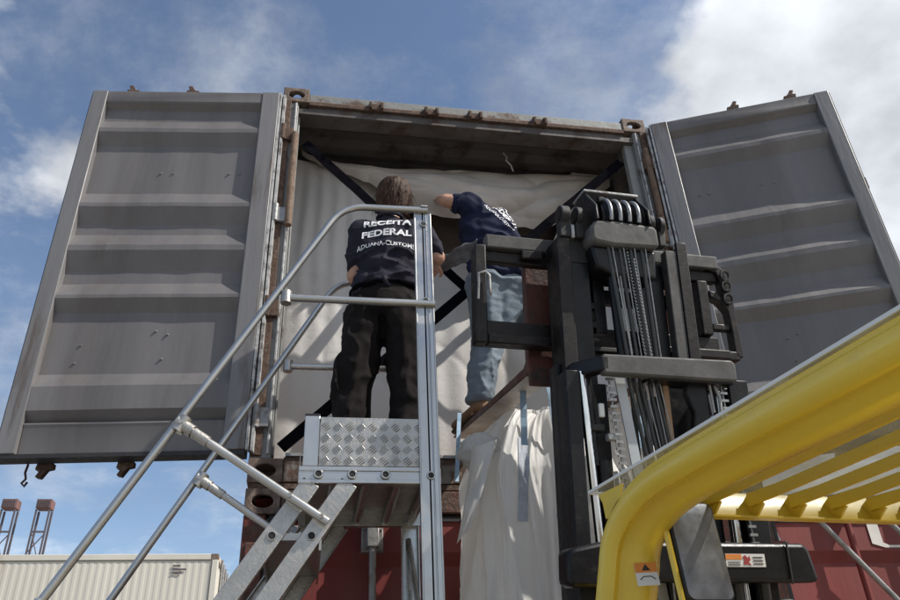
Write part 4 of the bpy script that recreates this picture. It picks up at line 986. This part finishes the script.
def w1(co):
    l = F1.inverted() @ co
    base = fold_fn(7, .012, 3, (1, 1, 1.6))(co)
    diag = math.sin((l.z*1.0+l.x*.55)*52+2.5*noise.noise(co*5))*.010*max(0, min(1, (1.22-l.z)/.1))
    return base*(.35 if l.z > 1.24 else 1)+diag
shirt1 = blob('shirt', sh1, .0075, 'shirt1', p1, F1, 4, w1)
MB(F1).tube([(.062*math.cos(t*math.pi/10), -.002+.062*math.sin(t*math.pi/10), 1.452+.012*math.sin(t*math.pi/10)) for t in range(20)], .010, 8, closed=True).build('collar', 'shirt1', p1, smooth=60)
pt1 = [((0, 0, 1.0), (.158, .115, .035), (0, -.01, .88), (.168, .125, .06))]
for sx in (-1, 1):
    pt1 += [((sx*.085, -.005, .90), (.104, .122, .07), (sx*.118, .0, .50), (.084, .09, .05)), ((sx*.118, .0, .50), (.084, .09, .05), (sx*.118, -.01, .09), (.076, .08, .03))]
    pt1 += [((sx*.185, -.01, .62), (.035, .07, .06), (sx*.19, -.01, .50), (.04, .075, .05))]
def w1p(co):
    l = F1.inverted() @ co
    return fold_fn(5, .009, 8, (1.8, 1.8, 1.0))(co)*(1 if l.z < .95 else .3)+.007*noise.noise(V((co.x*14+co.z*8, co.y*14, co.z*20)))
pants1 = blob('trousers', pt1, .009, 'pants', p1, F1, 3, w1p)
for sx in (-1, 1):
    blob('boot', [((sx*.105, -.03, .10), (.055, .065, .05), (sx*.105, -.03, .045), (.05, .06, .04)), ((sx*.105, -.03, .04), (.05, .06, .035), (sx*.12, .15, .035), (.045, .06, .032))], .008, 'bootd', p1, F1, 2)
MB(F1).tube([(.163*math.cos(t*math.pi/16), -.002+.118*math.sin(t*math.pi/16), 1.0+.004*math.sin(t*2)) for t in range(32)], .014, 6, closed=True).build('belt', 'strap', p1, smooth=60)
hr1 = [(head+V((0, -.012, .035)), (.095, .105, .088), head+V((0, -.03, -.02)), (.094, .08, .08)), (head+V((.0, -.045, -.01)), (.088, .065, .07), head+V((.008, -.05, -.080)), (.072, .045, .05)), (head+V((.045, -.02, -.03)), (.042, .05, .05), head+V((.05, -.02, -.09)), (.028, .035, .04))]
def wh(co): return .0025*math.sin(math.atan2(co.x+.59, co.y+.47)*38+4*noise.noise(co*18))*.7+.005*noise.noise(V((co.x*30, co.y*30, co.z*9)))
blob('hair', hr1, .006, 'hair1', p1, F1, 2, wh)
# stray strands
st_ = MB(F1)
for k in range(240):
    a_ = random.uniform(0, 2*math.pi); e_ = random.uniform(-.6, 1.3); d = V((math.cos(a_)*math.cos(e_), math.sin(a_)*math.cos(e_), math.sin(e_)))
    c0 = head+V((0, -.015, .01)); p = c0+V((d.x*.088, d.y*.095, d.z*.1)); q = p+d*random.uniform(.002, .016)+V((random.uniform(-.012, .012), 0, -.035)); r_ = q+V((random.uniform(-.014, .014), 0, -.035))
    st_.tube([p*.97+c0*.03, q, r_], [.0016, .0013, .0006], 4)
st_.build('hair_strands', 'hair1', p1, kind='stuff')
def print_on(body, target, size, fr, m, parent, bold=.0, width=1.0, curve=0, lift=.004):
    """text projected along fr's -z onto the target mesh"""
    bm = text_mesh(body, size, bold, width, cut=.012)
    bvh = BVHTree.FromPolygons([v.co.copy() for v in target.data.vertices], [tuple(p.vertices) for p in target.data.polygons])
    dr_ = -(fr.to_3x3() @ V((0, 0, 1))).normalized()
    bad = []
    for v in bm.verts:
        o = fr @ V((v.co.x, v.co.y, .35)); h = bvh.ray_cast(o, dr_)
        if h[0] is None: bad.append(v); continue
        v.co = h[0]-dr_*lift
    bmesh.ops.delete(bm, geom=bad, context='VERTS')
    me = bpy.data.meshes.new('shirt_print'); bm.to_mesh(me); bm.free()
    return link('shirt_print', me, M[m], parent)
FT = F1 @ frame((0, -.1, 0), (1, 0, 0), (0, 0, 1), (0, -1, 0))
for txt, zz, sz, wd, bo in (('RECEITA', 1.350, .056, 1.10, .0018), ('FEDERAL', 1.280, .056, 1.10, .0018), ('ADUANA-CUSTOMS', 1.215, .032, .98, .0006)):
    print_on(txt, shirt1, sz, FT @ Matrix.Translation((-.005, zz, 0)), 'print', p1, bo, wd)

# ---- person standing on the fork, leaning into the container
p2 = empty('person', (.1, .1, 3.0), 'person in navy shirt and faded jeans standing on the raised fork, reaching into the liner', 'person')
fa = R(118); fx, fy = math.cos(fa), math.sin(fa)
def W2(*p): return V(p)
pel = V((.085, .03, 3.90)); lum = V((.11, .02, 4.06)); che = V((.08, .10, 4.27)); nk = V((-.01, .20, 4.40)); hd2 = V((.075, .34, 4.37))
lsh = V((-.07, .03, 4.385)); rsh = V((.16, .26, 4.34))
lel = V((-.15, .02, 4.44)); lha = V((-.175, .19, 4.50)); lel = V((-.21, -.07, 4.33))
lel = V((-.20, .03, 4.40)); lha = V((-.20, .22, 4.56))
rel = V((.24, .40, 4.12)); rha = V((.20, .46, 4.30))
lhip, rhip = V((.005, .0, 3.86)), V((.19, .07, 3.86)); lkn, rkn = V((.0, .04, 3.45)), V((.31, .06, 3.50)); lan, ran = V((-.06, .07, 3.10)), V((.42, .02, 3.12))
b2 = [(pel, (.11, .08, .06), lum, (.11, .09, .09)), (lum, (.11, .09, .09), che, (.13, .10, .11)), (che, (.13, .12, .10), nk, (.06, .06, .06)), (nk, .055, hd2-V((.0, .03, .02)), .05),
      (hd2, (.08, .095, .10), hd2+V((-.02, .04, -.06)), (.055, .055, .055)), (hd2+V((-.04, .10, -.02)), (.014, .014, .018), hd2+V((-.05, .11, -.04)), (.012, .012, .01)),
      (che, .10, lsh, .058), (che, .10, rsh, .058), (lsh, .055, lel, .043), (lel, .042, lha, .028), (rsh, .055, rel, .043), (rel, .042, rha, .028)]
for hp, kn_, an_ in ((lhip, lkn, lan), (rhip, rkn, ran)): b2 += [(hp-V((0, 0, .05)), .07, kn_, .055), (kn_, .055, an_, .038), (an_, .038, an_+V((-.02, .02, -.06)), .035)]
b2 += hand(lha, lha-lel, (.3, .8, -.5), .5, 1); b2 += hand(rha, rha-rel, (0, .2, -1), .5, -1)
for sx in (-1, 1): b2 += [(hd2+V((sx*.08, .02*sx, 0)), (.008, .015, .028), hd2+V((sx*.084, .02*sx-.006, .003)), (.006, .016, .026))]
blob('body', b2, .005, 'skin', p2, ID, 2)
s2 = [((.015, .10, 4.28), .125, (.035, .06, 3.98), .125), (pel+V((0.02, 0, -.07)), (.195, .145, .03), lum, (.155, .125, .09)), (lum, (.155, .125, .09), che, (.165, .14, .13)), (che, (.15, .14, .12), nk-V((.0, .02, .02)), (.075, .07, .06)), (che, .12, lsh, .072), (che, .12, rsh, .072),
      (lsh, .07, lsh.lerp(lel, .5), (.058, .06, .06)), (rsh, .07, rsh.lerp(rel, .7), (.06, .06, .055))]
def w2(co): return fold_fn(6, .011, 21, (1.2, 1.2, 1))(co)+.008*math.sin((co.x*.8+co.z)*70+3*noise.noise(co*5))*max(0, min(1, (4.25-co.z)/.15))
shirt2 = blob('shirt', s2, .0075, 'shirt2', p2, ID, 4, w2)
j2 = [(pel+V((0.03, 0, -.06)), (.165, .12, .05), pel+V((.03, 0, -.14)), (.18, .13, .09)), (pel+V((.02, 0, -.2)), (.15, .11, .1), V((.10, .04, 3.52)), (.06, .07, .05))]
for hp, kn_, an_ in ((lhip, lkn, lan), (rhip, rkn, ran)): j2 += [(hp-V((0, 0, .07)), (.115, .12, .08), kn_, (.092, .092, .06)), (kn_, (.092, .092, .06), an_+V((0, 0, .0)), (.076, .080, .025))]
def w2p(co): return fold_fn(5, .010, 5, (1.5, 1.5, 1.0))(co)+.004*noise.noise(V((co.x*16, co.y*16, co.z*40)))
blob('jeans', j2, .008, 'jeans', p2, ID, 3, w2p)
for an_, dr2 in ((lan, V((-.075, .21, 0))), (ran, V((.03, .20, 0)))):
    bt = blob('boot', [(an_+V((0, 0, .02)), (.052, .055, .04), an_+V((0, 0, -.045)), (.05, .055, .035)), (an_+V((0, 0, -.05)), (.055, .055, .038), an_+dr2+V((0, 0, -.062)), (.050, .045, .032))], .006, 'boot', p2, ID, 3)
    blob('sole', [(an_+V((0, 0, -.094)), (.056, .056, .012), an_+dr2+V((0, 0, -.096)), (.052, .050, .011))], .005, 'sole', p2, ID, 1)
blob('hair', [(hd2+V((.01, .0, .025)), (.088, .095, .092), hd2+V((.01, -.02, -.02)), (.078, .07, .07))], .007, 'hair2', p2, ID, 2)
# print across the upper back, following the bent spine
up2 = (V((-.05, .18, .34)) if False else (nk-lum)).normalized(); rt2 = (rsh-lsh).normalized(); rt2 = (rt2-up2*rt2.dot(up2)).normalized(); bk = rt2.cross(up2).normalized()
rt2 = V((.58, .10, -.80)).normalized(); bk = V((.02, -.95, -.25)); bk = (bk-rt2*bk.dot(rt2)).normalized(); up2 = bk.cross(rt2).normalized()
for txt, off, sz, wd, bo in (('RECEITA', .055, .058, 1.0, .0016), ('FEDERAL', .0, .056, .95, .0016), ('ADUANA-CUSTOMS', -.045, .032, .9, .0005)):
    print_on(txt, shirt2, sz, frame(V((.150, .0, 4.27))+up2*(off-.012), rt2, up2, bk), 'print', p2, bo, wd)

# grey sheet held between the two people
def gs(u_, v_):
    p = V((-.31, -.22, 3.80)).lerp(V((-.10, -.3, 3.86)), u_); sag = -.02*math.sin(math.pi*u_)
    return (p.x, p.y+.10*v_+.01*math.sin(u_*9), p.z+sag*v_-.025*v_+.018*noise.noise(V((u_*5, v_*3, 0)))+.03*u_*(1-v_))
m = MB(); m.grid(gs, 24, 12); g_ = m.build('plastic_sheet', 'greycloth', smooth=180); sl = g_.modifiers.new('t', 'SOLIDIFY'); sl.thickness = .004
tag(g_, 'crumpled dark grey sheet held out by the person on the ladder', 'sheet')

# ------------------------------------------------------------------ background: stacked cream containers and cranes
def cream(x, y, z, label, H=2.896, lg=12.19):
    # long side faces the camera, its right end at x
    root = empty('shipping_container', (x-lg/2, y+1.22, z), label, 'shipping container', 'cream containers far behind')
    w = MB(); corrugated(w, lg-.3, H-.3, frame((x-lg+.15, y+.03, z+.15), (1, 0, 0), (0, 1, 0)), flat=.05, slope=.03, depth=.006); w.build('side_wall', 'reefer', root)
    w = MB(); corrugated(w, 2.44-.3, H-.3, frame((x-.04, y+.15, z+.15), (0, 1, 0), (-1, 0, 0)), flat=.12, slope=.04, depth=.04); w.build('end_wall', 'reefer', root)
    MB().box(x-lg+.03, x-.08, y+.06, y+2.38, z+.15, z+H-.03).build('roof', 'reefer', root)
    MB().box(x-lg, x, y, y+.12, z+H-.13, z+H).build('side_rail', 'reefer', root, bevel=.01); MB().box(x-lg, x, y, y+.12, z, z+.16).build('side_rail', 'reefer', root, bevel=.01)
    MB().box(x-.13, x+.004, y-.004, y+.15, z+.165, z+H-.135).build('corner_post', 'reefer', root, bevel=.01)
    MB().box(x-.12, x, y+2.3, y+2.44, z, z+H).build('corner_post', 'reefer', root, bevel=.01); MB().box(x-lg-.002, x-lg+.13, y-.004, y+.15, z+.165, z+H-.135).build('corner_post', 'reefer', root, bevel=.01)
    MB().box(x-.12, x, y+.122, y+2.298, z+H-.12, z+H-.002).build('end_rail', 'reefer', root)
    for zc in (z+.01, z+H-.12):
        for xc in (x-.162, x-lg): MB().box(xc-.004, xc+.166, y-.006, y+.178, zc-.004, zc+.12).build('corner_casting', 'casting' if xc > x-1 else 'reefer', root, bevel=.01)
    for k in range(4):
        yy = y+.45+k*.5; MB().tube([(x+.05, yy, z+.05), (x+.05, yy, z+H-.05)], .03, 8).build('locking_rod', 'galv', root, smooth=50)
    MB().box(x+.0, x+.03, y+.5, y+1.4, z+.9, z+1.6).build('vent_panel', 'crane', root)
    li = MB()
    for k, (dx, ww) in enumerate(((0, .16), (0, .30), (.0, .2))): li.box(x-.98, x-.98+ww, y-.001, y+.012, z+H-.28-k*.08, z+H-.245-k*.08)
    li.build('lettering', 'crane', root, kind='stuff')
    return root
cream(-2.98, 15.2, 0, 'cream container at the foot of the far stack, left background', 2.896)
cream(-2.98, 15.2, 2.9, 'cream container on top of the far stack, seen behind the handrails')
def crane(cx, cy, H, label):
    root = empty('harbour_crane', (cx, cy, 0), label, 'crane', 'cranes far behind the yard'); w = 2.1
    for sx in (0, 1):
        MB().box(cx+sx*w-.13, cx+sx*w+.13, cy-.13, cy+.13, 0, H-1.7).build('leg', 'crane', root)
        MB().box(cx+sx*w-.15, cx+sx*w+.15, cy+1.4, cy+1.7, 0, H-1.7).build('leg', 'crane', root)
    MB().box(cx-.14, cx+w+.14, cy-.3, cy+1.9, H-1.5, H).build('machine_house', 'crane2', root)
    z = H-5.5; k = 0
    while z > 6:
        MB().box(cx+.14, cx+w-.14, cy-.12, cy+.12, z-.14, z+.14).build('cross_beam', 'crane', root)
        a_ = (cx+.2, cy, z-.4); b_ = (cx+w-.2, cy, z-4.6)
        if k % 2: a_ = (cx+w-.2, cy, z-.4); b_ = (cx+.2, cy, z-4.6)
        MB().tube([a_, b_], .09, 6).build('lattice_brace', 'crane', root)
        MB().tube([(cx+w+.0, cy, z-.4), (cx, cy, z-3.5)], .10, 6).build('lattice_brace', 'crane', root)
        z -= 5; k += 1
    for q in range(7): MB().box(cx-.1+q*.33, cx+.04+q*.33, cy-.40, cy-.31, H-1.4, H-.1).build('cladding_panel', 'crane', root)
    return root
crane(-47.4, 137, 43.1, 'brown topped harbour crane tower on the right of the distant pair')
crane(-52.9, 137, 43.1, 'brown topped harbour crane tower at the left edge of the distant pair')
